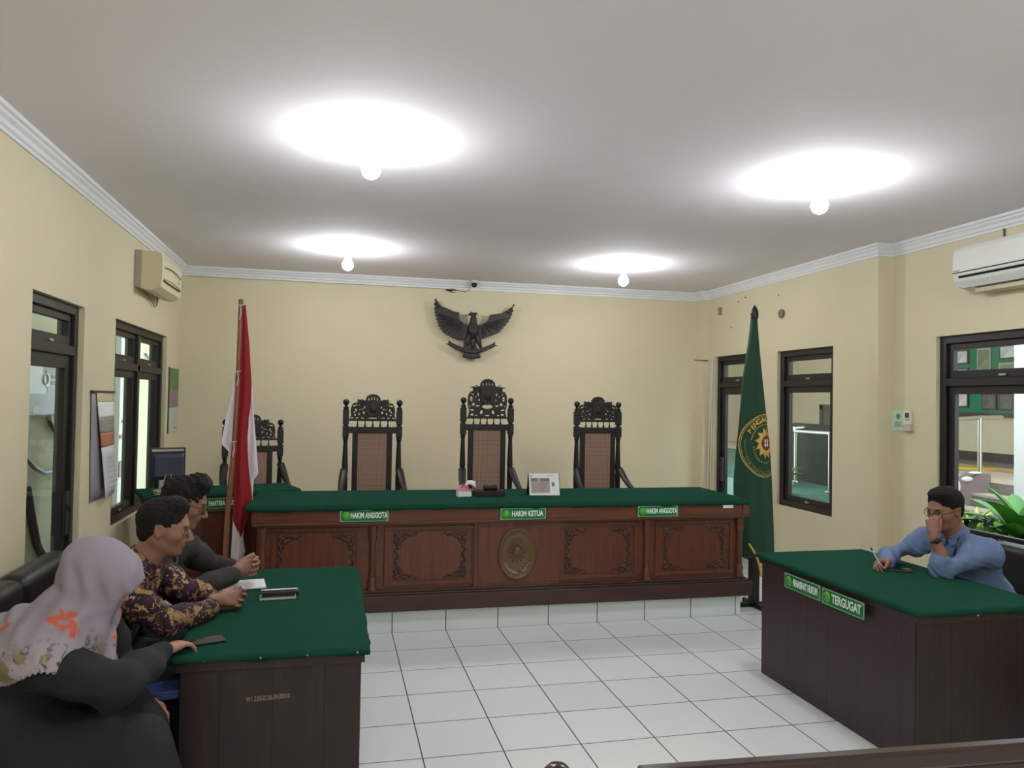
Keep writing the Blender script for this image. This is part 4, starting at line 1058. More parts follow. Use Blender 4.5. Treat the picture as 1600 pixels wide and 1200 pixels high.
def arc_text(s, rx, rz, a0, a1, size, m):
    for k, ch in enumerate(s):
        a = R(a0+(a1-a0)*k/(len(s)-1)); x, z = EC[0]+rx*math.cos(a), EC[1]+rz*math.sin(a)
        if not inr(x+.01, z) or ch == ' ': continue
        tv = Vector((-rx*math.sin(a), 0, rz*math.cos(a))).normalized()
        if a1 < a0: tv = -tv
        dy = (gsurf(x+.01*tv.x, z+.01*tv.z, .007)-gsurf(x-.01*tv.x, z-.01*tv.z, .007))/.02
        tx = Vector((tv.x, dy, tv.z)).normalized(); up = Vector((-tv.z, 0, tv.x)); nz = tx.cross(up).normalized()
        text_mesh('emblem_letter', ch, size, m, gf, Matrix.Translation(-gf.location) @ basis(tx, up, nz, (x, gsurf(x, z, .008), z)), .001, 1, .001)
arc_text('PENGADILAN', .183, .222, 147, 47, .060, M_GOLD)
arc_text('DHARMMAYUKTI', .125, .150, 185, 300, .026, mat('faint_print', srgb(110, 128, 80), .6))
arc_text('TUN YOGYAKARTA', .200, .240, 205, 290, .020, mat('faint_print_two', srgb(110, 128, 80), .6))
b = MB(); b.tube([(3.00, .14, .55), (3.035, .12, .49), (3.06, .11, .44), (3.085, .11, .37), (3.105, .115, .28)], .011, 6); b.build('gold_fringe', M_GOLD, gf)

# ---------------------------------------------------------------- outside the left windows: a narrow yard and wall
M_YARD = mat('yard_concrete', srgb(150, 150, 145), .8, 0, .1, 3)
struct(MB().box((-3.4, -5, -.1), (-2.266, 9, 0)).build('floor_yard', M_YARD))
struct(MB().box((-3.1, -5, 0), (-2.9, 9, 3.6)).build('wall_yard', wall_paint('pale_green_cream_paint', srgb(184, 187, 160))))
struct(MB().box((-3.4, 7.5, 0), (-2.266, 7.7, 3.6)).build('light_block_yard_end', M_CREAMOUT))  # unseen slab added to block daylight from the open end of the yard
t = thing('information_board', 'white and blue-grey information board seen through the glass door', 'board', (-2.9, 1.45, 1.76))
b = MB(); b.box((-2.90, .95, 1.54), (-2.885, 1.93, 2.01)); b.build('board_panel', mat('white_blue_board', srgb(206, 218, 222), .4), t)
b = MB(); b.box((-2.885, .95, 1.54), (-2.882, 1.92, 1.72)); b.prism([(1.62, 1.72), (1.92, 1.72), (1.92, 1.785), (1.62, 1.785), (1.66, 1.755)], 0, -2.885, -2.882); b.build('blue_band', mat('slate_blue_print', srgb(96, 116, 136), .4), t)
b = MB(); b.box((-2.885, 1.56, 1.90), (-2.882, 1.92, 1.97)); b.build('grey_box', M_GREYP, t)
b = MB(); b.box((-2.882, 1.33, 1.55), (-2.880, 1.47, 1.62)); b.build('paper_slip', M_PAPER, t)
M_BLUEP = mat('blue_print', srgb(70, 105, 130), .4)
b = MB(); b.tube([(-2.881, 1.60+.055*math.cos(a_), 1.845+.045*math.sin(a_)) for a_ in [2*PI*k/20 for k in range(20)]], .006, 5, closed=True); b.tube([(-2.881, 1.60, 1.90), (-2.881, 1.60, 1.925)], .006, 5); b.build('round_logo', M_BLUEP, t)
text_mesh('board_lettering', 'tanta', .075, M_BLUEP, t, Matrix.Translation(-t.location) @ basis((0, 1, 0), (0, 0, 1), (1, 0, 0), (-2.881, 1.80, 1.875)), .001, .9, .002)
text_mesh('board_lettering', 'pung', .075, M_BLUEP, t, Matrix.Translation(-t.location) @ basis((0, 1, 0), (0, 0, 1), (1, 0, 0), (-2.881, 1.80, 1.825)), .001, .9, .002)
t = thing('hanging_cable', 'thick black cable looping down the pale wall outside the glass door', 'cable', (-2.87, 1.7, 1.5))
b = MB(); b.tube([(-2.87, 1.66, 1.52), (-2.875, 1.72, 1.46), (-2.87, 1.85, 1.38), (-2.87, 2.02, 1.33), (-2.87, 2.2, 1.32)], .022, 8); b.build('upper_loop', M_DARKP, t)
b = MB(); b.tube([(-2.88, 1.2, 1.20), (-2.87, 1.38, 1.10), (-2.87, 1.6, 1.04), (-2.87, 1.95, 1.03), (-2.87, 2.2, 1.06)], .018, 8); b.build('middle_loop', M_DARKP, t)
b = MB(); b.tube([(-2.88, 1.25, .95), (-2.87, 1.36, .66), (-2.87, 1.48, .45), (-2.87, 1.68, .28), (-2.87, 2.0, .12), (-2.87, 2.3, .06)], .035, 8); b.build('lower_loop', M_DARKP, t)
t = thing('power_cabinet', 'tall white equipment cabinet with dials seen through the window', 'cabinet', (-2.85, 4.1, .2))
b = MB(); b.box((-2.88, 3.70, 0), (-2.82, 4.48, 2.6)); b.build('cabinet_body', mat('cabinet_white', srgb(158, 164, 160), .4), t, bevel=.004)
b = MB(); b.box((-2.82, 3.80, 1.40), (-2.812, 4.4, 1.43)); b.box((-2.82, 3.72, 1.22), (-2.812, 4.46, 1.26)); b.box((-2.82, 3.72, .78), (-2.81, 4.46, .96)); b.build('dark_strip', mat('dark_red_grey_strip', srgb(92, 70, 78), .5), t)
for (y, z) in ((4.13, .66), (4.13, .52)):
    b = MB(); b.box((-2.82, y-.10, z+.04), (-2.811, y+.10, z+.055)); b.lathe([(.045, 0), (.04, .02), (0, .02)], (0, 0, 0), 16, Matrix.Rotation(R(90), 3, 'Y')); n_ = len(b.v)
    b.v = [p if i < 8 else (p[0]-2.82, p[1]+y, p[2]+z) for i, p in enumerate(b.v)]; b.build('dial', M_GREYP, t)
b = MB(); b.ell((-2.81, 4.17, 1.89), (.02, .035, .03)); b.build('red_lamp', emis('red_indicator', (1, .03, .12, 1), 1.2), t)
b = MB(); b.ell((-2.81, 4.13, 1.09), (.02, .05, .025)); b.build('warm_lamp', emis('warm_indicator', (1, .8, .5, 1), 1.5), t)
t = thing('wall_cable', 'thin black cable hanging outside the upper pane of the window', 'cable', (-2.87, 5.3, 2.3))
b = MB(); b.tube([(-2.88, 5.1, 2.26), (-2.87, 5.3, 2.2), (-2.87, 5.45, 2.25), (-2.87, 5.5, 2.5)], .014, 6); b.build('cable_run', M_DARKP, t)

# ---------------------------------------------------------------- outside the right windows: courtyard and terrace
M_PAVE = mat('pebble_terrazzo', srgb(132, 124, 116), .8, 0, .55, 45)
M_PAVEL = mat('pale_terrazzo_edge', srgb(190, 182, 170), .7, 0, .08, 10)
M_TERR = mat('pale_terrace_floor', srgb(205, 190, 172), .6, 0, .05, 3)
M_BASEB = mat('dark_brown_base_band', srgb(58, 44, 42), .5)
struct(MB().box((4.31, -7, -.15), (17, 16, 0)).build('ground_courtyard', M_YARD))
struct(MB().box((8.1, -7, 0), (11.4, 13, .75)).build('floor_terrace', M_TERR))
struct(MB().box((4.75, 2.95, 0), (8.1, 13, .748)).build('floor_landing', M_GREENP))
struct(MB().box((4.6, 1.8, 0), (5.6, 2.95, .745)).build('floor_landing', M_GREENP))
struct(MB().box((8.06, 2.9, .70), (8.14, 13, .755)).build('trim_terrace', M_BASEB))
struct(MB().box((11.4, -7, 0), (11.6, 13, 4)).build('wall_terrace', M_CREAMOUT))
struct(MB().box((4.31, 12.8, 0), (11.6, 13.0, 4)).build('wall_terrace_end', M_CREAMOUT))
struct(MB().box((11.385, -7, .75), (11.4, 13, .92)).build('baseboard_terrace', M_BASEB))
struct(MB().box((8.9, -7, 3.5), (11.6, 13, 3.6)).build('shade_roof_terrace', M_CEIL))  # roof out of view, added to shade the far terrace wall
struct(MB().box((4.31, 2.4, 3.3), (8.9, 13, 3.4)).build('ceiling_landing', M_CEIL))
struct(MB().box((9.6, -7, .75), (9.9, 13, .755)).build('trim_terrace_stripe', mat('orange_floor_stripe', srgb(205, 150, 100), .6)))
struct(MB().box((10.4, -7, .75), (11.38, 13, .756)).build('trim_terrace_grey_strip', mat('grey_floor_strip', srgb(120, 112, 106), .6)))  # plain grey floor strip along the foot of the far wall
t = thing('yellow_mat', 'yellow mat on the terrace floor seen through the big window', 'mat', (9.7, 4.7, .756))
b = MB(); b.lathe([(.45, 0), (.44, .02), (0, .02)], (0, 0, 0), 20, sy=.8); b.build('mat_body', mat('yellow_rubber', srgb(215, 180, 60), .6), t, local=True)
# stairs
t = thing('garden_steps', 'grey pebble-faced steps climbing to the terrace outside the big window', 'steps', (7.5, 1.7, 0))
for k in range(4):
    x_ = 8.1-.30*(k+1); z_ = .75-.17*(k+1)
    if k == 3: z_ = .12
    b = MB(); b.box((x_, 1.30, 0), (8.1-.30*k, 2.72, z_)); b.build('step', M_PAVE, t)
    b = MB(); b.box((x_-.01, 1.30, z_), (8.1-.30*k, 2.72, z_+.03)); b.build('tread', M_PAVEL, t)
b = MB(); b.box((8.085, 1.30, 0.62), (8.098, 2.72, .75)); b.build('top_riser', M_PAVE, t)
b = MB(); b.prism([(6.9, 0), (8.1, 0), (8.1, .86), (7.9, .86), (6.9, .30)], 1, 2.72, 2.94); b.build('side_wall', mat('mauve_stone', srgb(128, 112, 112), .7), t)
b = MB(); b.ell((7.7, 2.70, .80), (.09, .03, .035)); b.ell((7.55, 2.70, .70), (.04, .03, .09)); b.ell((7.85, 2.72, .88), (.10, .05, .02)); b.build('white_stone_figure', M_WHITE, t)
# steel handrail
t = thing('steel_handrail', 'stainless steel handrail along the green landing outside', 'handrail', (6.6, 3.0, .75))
b = MB(); b.tube([(8.55, 2.98, 1.62), (8.22, 3.02, 1.61), (5.34, 3.02, 1.43)], .028, 10); b.tube([(5.34, 3.0, 1.40), (5.04, 1.86, 1.42)], .022, 8); b.build('top_bar', M_STEEL, t)
for (x_, y_, h_) in ((8.22, 3.02, 1.60), (6.7, 3.02, 1.50), (5.34, 2.98, 1.40), (5.04, 1.86, 1.43)):
    b = MB(); b.tube([(x_, y_, .75), (x_, y_, h_)], .030 if x_ != 5.34 else .022, 10); b.lathe([(.06, .75), (.06, .765), (.03, .77)], (x_, y_, 0), 16); b.build('rail_post', M_STEEL, t)
t = thing('white_column', 'white square column beside the steps outside the big window', 'column', (7.0, 1.1, 0))
b = MB(); b.box((6.85, .80, 0), (7.2, 1.19, 3.6)); b.build('shaft', mat('bright_white_paint', srgb(240, 242, 245), .7), t)
b = MB(); b.box((6.82, .77, 0), (7.23, 1.22, .12)); b.build('plinth', M_PAVE, t)
# green photo board
t = thing('photo_board', 'long green board with a dark edge on the far cream wall', 'board', (11.38, 6.6, 2.3))
b = MB(); b.box((11.335, 4.6, 1.66), (11.378, 8.8, 3.15)); b.build('board_panel', mat('emerald_board', srgb(28, 116, 76), .6), t)
b = MB(); b.box((11.32, 4.55, 1.58), (11.378, 8.85, 1.66)); b.box((11.32, 4.55, 3.15), (11.378, 8.85, 3.2)); b.build('board_edge', M_BASEB, t)
rn = random.Random(8)
M_PH = [mat('photo_print_%s' % n_, srgb(*c_), .4, 0, .7, sc) for n_, c_, sc in (('pale', (190, 185, 190), 5), ('dark', (84, 72, 72), 7), ('olive', (110, 120, 88), 6), ('grey', (120, 120, 128), 6))]
idx = 0
names = {0: 'pale photo', 1: 'dark group photo', 2: 'olive toned photo', 3: 'grey photo'}
fr_list = [(6.55, 1.92, .30, .34, 0), (5.93, 1.86, .32, .30, 1), (5.55, 1.86, .32, .30, 1), (5.93, 2.20, .32, .24, 3), (5.55, 2.20, .32, .24, 1), (5.05, 1.98, .30, .38, 3),
           (6.55, 2.38, .30, .26, 0), (6.55, 2.72, .30, .28, 0), (6.05, 2.62, .30, .48, 2), (5.52, 2.76, .38, .26, 0), (5.52, 2.46, .40, .22, 2), (5.02, 2.72, .34, .36, 3), (5.02, 2.40, .30, .22, 2), (7.1, 2.0, .3, .34, 1), (7.1, 2.5, .3, .34, 3)]
pos_words = ['beside the handrail', 'lowest of the dark pair', 'lowest beside the gap', 'above the lowest dark one', 'above the lower dark one nearest the column', 'beside the white column', 'in the upper pane, lower of two', 'in the upper pane, highest of two', 'tall and narrow in the upper pane', 'wide in the upper pane', 'wide and low in the upper pane', 'upper pane beside the column', 'upper pane low beside the column', 'hidden behind the window frame', 'hidden high behind the window frame']
for (y_, z_, w_, h_, c_), pw in zip(fr_list, pos_words):
    f_ = thing('framed_photo', 'framed %s on the green board, %s' % (names[c_], pw), 'picture', (11.33, y_, z_), 0, 'framed photos on the green board')
    b = MB(); b.box((-.02, -w_/2, -h_/2), (.003, w_/2, h_/2)); b.build('picture_frame', M_BASEB if c_ in (0, 1) else M_GREYP, f_, local=True)
    b = MB(); b.box((-.024, -w_/2+.03, -h_/2+.03), (-.02, w_/2-.03, h_/2-.03)); b.build('print', M_PH[c_], f_, local=True)
# dark framed window on the far side, seen through the middle window
t = thing('dark_framed_window', 'large dark framed window in the far wall, seen through the middle window', 'window', (11.39, 10.5, .9))
b = MB(); b.box((11.36, 9.3, .95), (11.40, 11.0, 1.05)); b.box((11.36, 9.3, 1.05), (11.40, 9.42, 1.75)); b.box((11.36, 10.9, .95), (11.40, 11.02, 1.75)); b.box((11.36, 9.3, 1.65), (11.40, 11.02, 1.77)); b.box((11.36, 10.1, 1.0), (11.40, 10.2, 1.7)); b.build('window_frame', mat('grey_brown_frame', srgb(88, 84, 78), .5), t)
b = MB(); b.box((11.385, 9.4, 1.0), (11.395, 11.0, 1.7)); b.build('window_glass', mat('dim_glass', srgb(96, 104, 96), .15), t)
t = thing('dark_low_wall', 'dark planter wall behind the handrail, seen through the middle window', 'wall', (5.54, 3.2, .75))
b = MB(); b.box((5.50, 1.90, .75), (5.58, 4.6, 1.50)); b.build('wall_body', mat('dark_grey_green_stone', srgb(50, 56, 50), .85, 0, .3, 8, spec=.1), t)

# planting bed
struct(MB().box((4.7, -3.2, 0), (6.4, 1.15, .57)).build('planter_bed', mat('dark_soil', srgb(52, 46, 40), .9, 0, .4, 20)))
M_LEAF = mat('fresh_green_leaf', srgb(66, 128, 46), .45, 0, .3, 6)
M_LEAFD = mat('dark_green_leaf', srgb(34, 70, 36), .5, 0, .3, 8)
M_LEAFY = mat('yellow_green_leaf', srgb(158, 172, 66), .5, 0, .25, 30)
def leaf_mb(mb, base, yaw, tilt, L_, W_, curl=.5, n=8):
    d = Vector((math.cos(yaw), math.sin(yaw), 0)); side = Vector((-d.y, d.x, 0)); p = Vector(base); th = tilt; rows = []
    for i in range(n+1):
        s = i/n; w = W_*math.sin(PI*min(1, s*.93+.05))**.8*(1 if s < 1 else .05)
        up = Vector((-d.x*math.sin(th), -d.y*math.sin(th), math.cos(th)))
        rows.append([p-side*w+up*w*.25, p-side*w*.5+up*.02*W_, p-up*w*.08, p+side*w*.5+up*.02*W_, p+side*w+up*w*.25])
        p = p + (d*math.cos(th)+Vector((0, 0, 1))*math.sin(th))*L_/n; th -= curl/n
    mb.grid(rows)
rn = random.Random(21)
def rosette(name, label, x, y, z, n, L_, W_, m, group=None):
    t = thing(name, label, 'plant', (x, y, z), 0, group)
    for k in range(n):
        b = MB(); s = k/n
        leaf_mb(b, (0, 0, 0), k*2.4+rn.uniform(-.2, .2), R(82-55*s+rn.uniform(-6, 6)), L_*(.75+.3*rn.random()), W_*(.8+.4*rn.random()), .9+s*.6); b.build('leaf', m, t, local=True)
    return t
rosette('broad_leaved_plant', 'big bright green broad-leaved plant in the bed outside the window', 5.30, -.36, .565, 22, .60, .095, M_LEAF)
rosette('broad_leaved_plant', 'smaller dark green leafy plant close behind the blue shirted man\'s head', 5.0, -.12, .565, 14, .26, .045, M_LEAFD)
rosette('spiky_plant', 'yellow-green spiky plant by the steps outside the window', 5.6, .42, .565, 16, .36, .018, M_LEAFY)
rosette('spiky_plant', 'small yellow-green spiky plant just above the blue shirted man\'s shoulder', 5.25, .16, .565, 12, .26, .018, M_LEAFY)
rosette('leafy_plant', 'light green plant glimpsed through the doorway behind the green flag', 4.95, 2.75, .745, 18, .45, .05, M_LEAF)
t = thing('thin_young_tree', 'thin dark-stemmed young plant standing in the yellow ground cover', 'plant', (4.78, -.50, .565))
b = MB(); b.tube([(0, 0, 0), (.005, 0, .12), (0, .01, .24)], .010, 6); b.build('stem', M_BASEB, t, local=True)
b = MB()
for k in range(14): leaf_mb(b, (0, 0, .18+.008*k), k*2.3, R(50-3*k), .12, .022, .6, 5)
b.build('foliage', M_LEAFD, t, local=True)
b = MB()
for k in range(900):
    leaf_mb(b, (rn.uniform(4.72, 5.6), rn.uniform(-2.2, .7), .57), rn.uniform(0, 6.3), R(rn.uniform(20, 80)), rn.uniform(.06, .12), .014, 1.0, 3)
o = b.build('ground_cover', M_LEAFY); tag(o, 'low yellow-green ground cover filling the bed outside the big window', 'ground cover', kind='stuff')
# ---------------------------------------------------------------- figure toolkit: smooth blended volumes -> one surface
V3 = lambda p: np.array(p, dtype=np.float64)
class Field:
    def __init__(s, lo, hi, h):
        s.h = h; s.o = V3(lo); s.n = np.maximum(4, np.ceil((V3(hi)-s.o)/h).astype(int)+1)
        s.d = np.full(s.n, 1.0, np.float32)
    def sub(s, lo, hi):
        a = np.clip(np.floor((lo-s.o)/s.h).astype(int), 0, s.n-1); b = np.clip(np.ceil((hi-s.o)/s.h).astype(int)+1, 1, s.n)
        b = np.maximum(b, a+1)
        ax = [(s.o[i]+s.h*np.arange(a[i], b[i])).astype(np.float32) for i in range(3)]
        P = np.meshgrid(*ax, indexing='ij', sparse=True)
        return tuple(slice(a[i], b[i]) for i in range(3)), P
    def mix(s, sl, d, k, mode):
        cur = s.d[sl]
        if mode == 'add':
            if k > 0:
                hh = np.clip(.5+.5*(cur-d)/k, 0, 1); s.d[sl] = cur*(1-hh)+d*hh-k*hh*(1-hh)
            else: s.d[sl] = np.minimum(cur, d)
        elif mode == 'cut':
            if k > 0:
                hh = np.clip(.5-.5*(cur+d)/k, 0, 1); s.d[sl] = cur*(1-hh)-d*hh+k*hh*(1-hh)
            else: s.d[sl] = np.maximum(cur, -d)
    def cone(s, a, b, ra, rb, k=.012, mode='add', sq=None):
        a, b = V3(a), V3(b); m = max(ra, rb)+k*1.5+s.h*3
        sl, P = s.sub(np.minimum(a, b)-m, np.maximum(a, b)+m)
        ab = b-a; L2 = float(ab@ab)+1e-12
        q = [P[i]-np.float32(a[i]) for i in range(3)]
        t = np.clip((q[0]*ab[0]+q[1]*ab[1]+q[2]*ab[2])/L2, 0, 1)
        d = np.sqrt(sum((q[i]-t*ab[i])**2 for i in range(3)))-(ra+(rb-ra)*t)
        s.mix(sl, d.astype(np.float32), k, mode)
    def ell(s, c, r, M=None, k=.012, mode='add'):
        c = V3(c); r = V3(r); m = max(r)+k*1.5+s.h*3
        if M is not None:
            M = np.array(M)[:3, :3]; ext = np.sqrt(((M*r)**2).sum(1))+k*1.5+s.h*3
        else: ext = r+k*1.5+s.h*3
        sl, P = s.sub(c-ext, c+ext)
        q = [P[i]-np.float32(c[i]) for i in range(3)]
        if M is not None: q = [q[0]*M[0, i]+q[1]*M[1, i]+q[2]*M[2, i] for i in range(3)]
        k0 = np.sqrt(sum((q[i]/r[i])**2 for i in range(3))); k1 = np.sqrt(sum((q[i]/r[i]**2)**2 for i in range(3)))+1e-9
        s.mix(sl, (k0*(k0-1)/k1).astype(np.float32), k, mode)
    def chain(s, pts, rs, k=.012, mode='add'):
        for i in range(len(pts)-1): s.cone(pts[i], pts[i+1], rs[i], rs[i+1], k, mode)
    def plane_cut(s, p, n, k=0):
        """remove the side the normal points to"""
        n = V3(n)/np.linalg.norm(n); sl, P = s.sub(s.o, s.o+s.n*s.h)
        d = sum((P[i]-p[i])*n[i] for i in range(3)).astype(np.float32)
        s.d = np.maximum(s.d, np.broadcast_to(d, s.d.shape))
    def wrinkle(s, amp, freq, seed=0, n=5, aniso=(1, 1, 1)):
        rg = np.random.RandomState(seed); sl, P = s.sub(s.o, s.o+s.n*s.h)
        near = np.abs(s.d) < .03
        idx = np.nonzero(near); pts = np.stack([s.o[i]+s.h*idx[i] for i in range(3)], 1)
        v = np.zeros(len(pts)); w = np.zeros((len(pts), 3))
        for k in range(3):
            dd = rg.randn(3); w[:, k] = .25/freq*np.sin(pts@(dd*freq*.6)+rg.rand()*6)
        for k in range(n):
            dd = rg.randn(3)*V3(aniso); dd /= np.linalg.norm(dd)
            f = freq*(.7+.9*rg.rand()); x = np.sin((pts+w*3)@(dd*f)+rg.rand()*6.28); v += np.sign(x)*np.abs(x)**1.4/n
        s.d[idx] += (amp*v*2).astype(np.float32)
    def displace(s, fn):
        idx = np.nonzero(np.abs(s.d) < .035); pts = np.stack([s.o[i]+s.h*idx[i] for i in range(3)], 1)
        s.d[idx] += fn(pts).astype(np.float32)
    def surface(s):
        d = s.d; h = s.h
        d[0], d[-1], d[:, 0], d[:, -1], d[:, :, 0], d[:, :, -1] = 1, 1, 1, 1, 1, 1
        ins = d < 0
        c = ins[:-1, :-1, :-1].astype(np.int8)
        cnt = sum(ins[i:ins.shape[0]-1+i, j:ins.shape[1]-1+j, k:ins.shape[2]-1+k].astype(np.int8) for i in (0, 1) for j in (0, 1) for k in (0, 1))
        act = (cnt > 0) & (cnt < 8); A = np.argwhere(act)
        ids = np.full(act.shape, -1, np.int32); ids[tuple(A.T)] = np.arange(len(A))
        acc = np.zeros((len(A), 3)); n = np.zeros(len(A))
        cor = [(i, j, k) for i in (0, 1) for j in (0, 1) for k in (0, 1)]
        for p in cor:
            for ax in range(3):
                if p[ax]: continue
                q = list(p); q[ax] = 1
                d0 = d[A[:, 0]+p[0], A[:, 1]+p[1], A[:, 2]+p[2]]; d1 = d[A[:, 0]+q[0], A[:, 1]+q[1], A[:, 2]+q[2]]
                m = (d0 < 0) != (d1 < 0); t = np.where(m, d0/np.where(m, d0-d1, 1), 0)
                pt = np.tile(np.array(p, float), (len(A), 1)); pt[:, ax] += t
                acc[m] += pt[m]; n[m] += 1
        Vv = (A+acc/n[:, None])*h+s.o
        F = []
        for ax in range(3):
            a, b = (ax+1) % 3, (ax+2) % 3
            s0 = [slice(None)]*3; s1 = [slice(None)]*3; s0[ax] = slice(0, -1); s1[ax] = slice(1, None)
            i0, i1 = ins[tuple(s0)], ins[tuple(s1)]
            for fl in (0, 1):
                E = np.argwhere((i0 & ~i1) if fl == 0 else (~i0 & i1))
                E = E[(E[:, a] > 0) & (E[:, b] > 0) & (E[:, a] < d.shape[a]-1) & (E[:, b] < d.shape[b]-1)]
                def cell(da, db):
                    e = E.copy(); e[:, a] -= da; e[:, b] -= db; return ids[tuple(e.T)]
                quad = np.stack([cell(1, 1), cell(0, 1), cell(0, 0), cell(1, 0)], 1)
                F.append(quad if fl == 0 else quad[:, ::-1])
        F = np.concatenate(F)
        return Vv, F
    def build(s, name, m, parent, smooth=1, colors=None, mats=None):
        Vv, F = s.surface()
        F = F[(F >= 0).all(1)]
        for _ in range(smooth):     # light laplacian
            sm = np.zeros_like(Vv); c = np.zeros(len(Vv))
            for i in range(4):
                a, b = F[:, i], F[:, (i+1) % 4]
                np.add.at(sm, a, Vv[b]); np.add.at(c, a, 1)
            Vv = Vv*.45+.55*sm/np.maximum(c, 1)[:, None]
        off = Vector((0, 0, 0)); p = parent
        while p is not None: off += p.location; p = p.parent
        me = bpy.data.meshes.new(name)
        me.vertices.add(len(Vv)); me.vertices.foreach_set('co', (Vv-V3(off)).astype(np.float32).ravel())
        me.loops.add(len(F)*4); me.loops.foreach_set('vertex_index', F.astype(np.int32).ravel())
        me.polygons.add(len(F)); me.polygons.foreach_set('loop_start', np.arange(0, len(F)*4, 4, dtype=np.int32))
        try: me.polygons.foreach_set('loop_total', np.full(len(F), 4, np.int32))
        except Exception: pass
        me.polygons.foreach_set('use_smooth', np.ones(len(F), bool))
        me.update(calc_edges=True); me.validate()
        me.materials.append(m)
        if colors is not None:
            at_ = me.color_attributes.new('tint', 'FLOAT_COLOR', 'POINT')
            col = colors(Vv); at_.data.foreach_set('color', np.concatenate([col, np.ones((len(col), 1))], 1).astype(np.float32).ravel())
        o = bpy.data.objects.new(name, me); C.objects.link(o)
        if parent is not None: o.parent = parent
        return o
def skin_mat(name):
    m, N, L, b = nm(name)
    a = N.new('ShaderNodeVertexColor'); a.layer_name = 'tint'
    n = N.new('ShaderNodeTexNoise'); n.inputs['Scale'].default_value = 30; n.inputs['Detail'].default_value = 4
    mx = N.new('ShaderNodeMix'); mx.data_type = 'RGBA'; mx.blend_type = 'MULTIPLY'; mx.inputs['Factor'].default_value = .25
    L.new(a.outputs['Color'], mx.inputs['A']); L.new(n.outputs['Color'], mx.inputs['B'])
    L.new(mx.outputs['Result'], b.inputs['Base Color']); b.inputs['Roughness'].default_value = .5
    b.inputs['Subsurface Weight'].default_value = .08; b.inputs['Subsurface Radius'].default_value = (.012, .005, .003)
    return m
M_SKIN = skin_mat('skin')
def lin(r, g, b): return np.array(srgb(r, g, b)[:3])
def rotm(x, y, z):
    """matrix with columns x,y,z"""
    return np.stack([V3(x), V3(y), V3(z)], 1)
def head_frame(yaw, pitch, roll=0):
    """x = face direction; yaw about z (0 = +X), pitch>0 looks down"""
    Rz = np.array([[math.cos(yaw), -math.sin(yaw), 0], [math.sin(yaw), math.cos(yaw), 0], [0, 0, 1]])
    Ry = np.array([[math.cos(pitch), 0, math.sin(pitch)], [0, 1, 0], [-math.sin(pitch), 0, math.cos(pitch)]])
    Rx = np.array([[1, 0, 0], [0, math.cos(roll), -math.sin(roll)], [0, math.sin(roll), math.cos(roll)]])
    return Rz @ Ry @ Rx
def head(F, c, M, sc=1.0, fem=False):
    c = V3(c)
    P = lambda x, y, z: c+M @ (V3((x, y, z))*sc)
    E = lambda x, y, z, rx, ry, rz, k=.015, mode='add': F.ell(P(x, y, z), V3((rx, ry, rz))*sc, M, k*sc, mode)
    K = lambda a, b, ra, rb, k=.01, mode='add': F.cone(P(*a), P(*b), ra*sc, rb*sc, k*sc, mode)
    E(-.014, 0, .032, .098, .075, .084, 0.0)          # cranium
    E(.022, 0, -.015, .066, .064, .088, .03)          # face mass
    E(.030, 0, -.062, .050, .052, .046, .025)         # jaw
    K((-.02, .052, -.045), (.055, .026, -.088), .018, .014, .02)
    K((-.02, -.052, -.045), (.055, -.026, -.088), .018, .014, .02)
    E(.070, 0, -.093, .018, .022, .016, .02)          # chin
    K((.078, .028, .022), (.082, -.028, .022), .012, .012, .018)   # brow
    for s in (-1, 1):
        E(.050, s*.045, -.022, .026, .022, .022, .02) # cheekbone
        E(.093, s*.031, .002, .016, .019, .012, .014, 'cut')
        E(.071, s*.031, .001, .0145, .0145, .0135, .004)
        K((.083, s*.016, .010), (.078, s*.045, .006), .004, .0035, .004)   # upper lid
        K((.082, s*.018, -.009), (.076, s*.044, -.008), .0032, .003, .004)
        E(.100, s*.011, -.036, .010, .0075, .007, .006)                    # nostril wing
        E(-.008, s*.075, -.004, .020, .008, .031, .006)                    # ear
        E(-.006, s*.083, .000, .011, .006, .019, .004, 'cut')
        K((-.022, s*.076, .018), (-.020, s*.078, -.012), .006, .005, .003)
    K((.084, 0, .016), (.112, 0, -.026), .0080, .0095, .009)  # nose
    E(.110, 0, -.030, .012, .010, .009, .008)
    E(.081, 0, -.050, .012, .022, .012, .012)
    E(.0845, 0, -.0585, .011, .023, .0055, .004)       # lips
    E(.0825, 0, -.0690, .011, .019, .0065, .004)
    F.ell(P(.0965, 0, -.0635), V3((.008, .024, .0016))*sc, M, .002, 'cut')
    return P
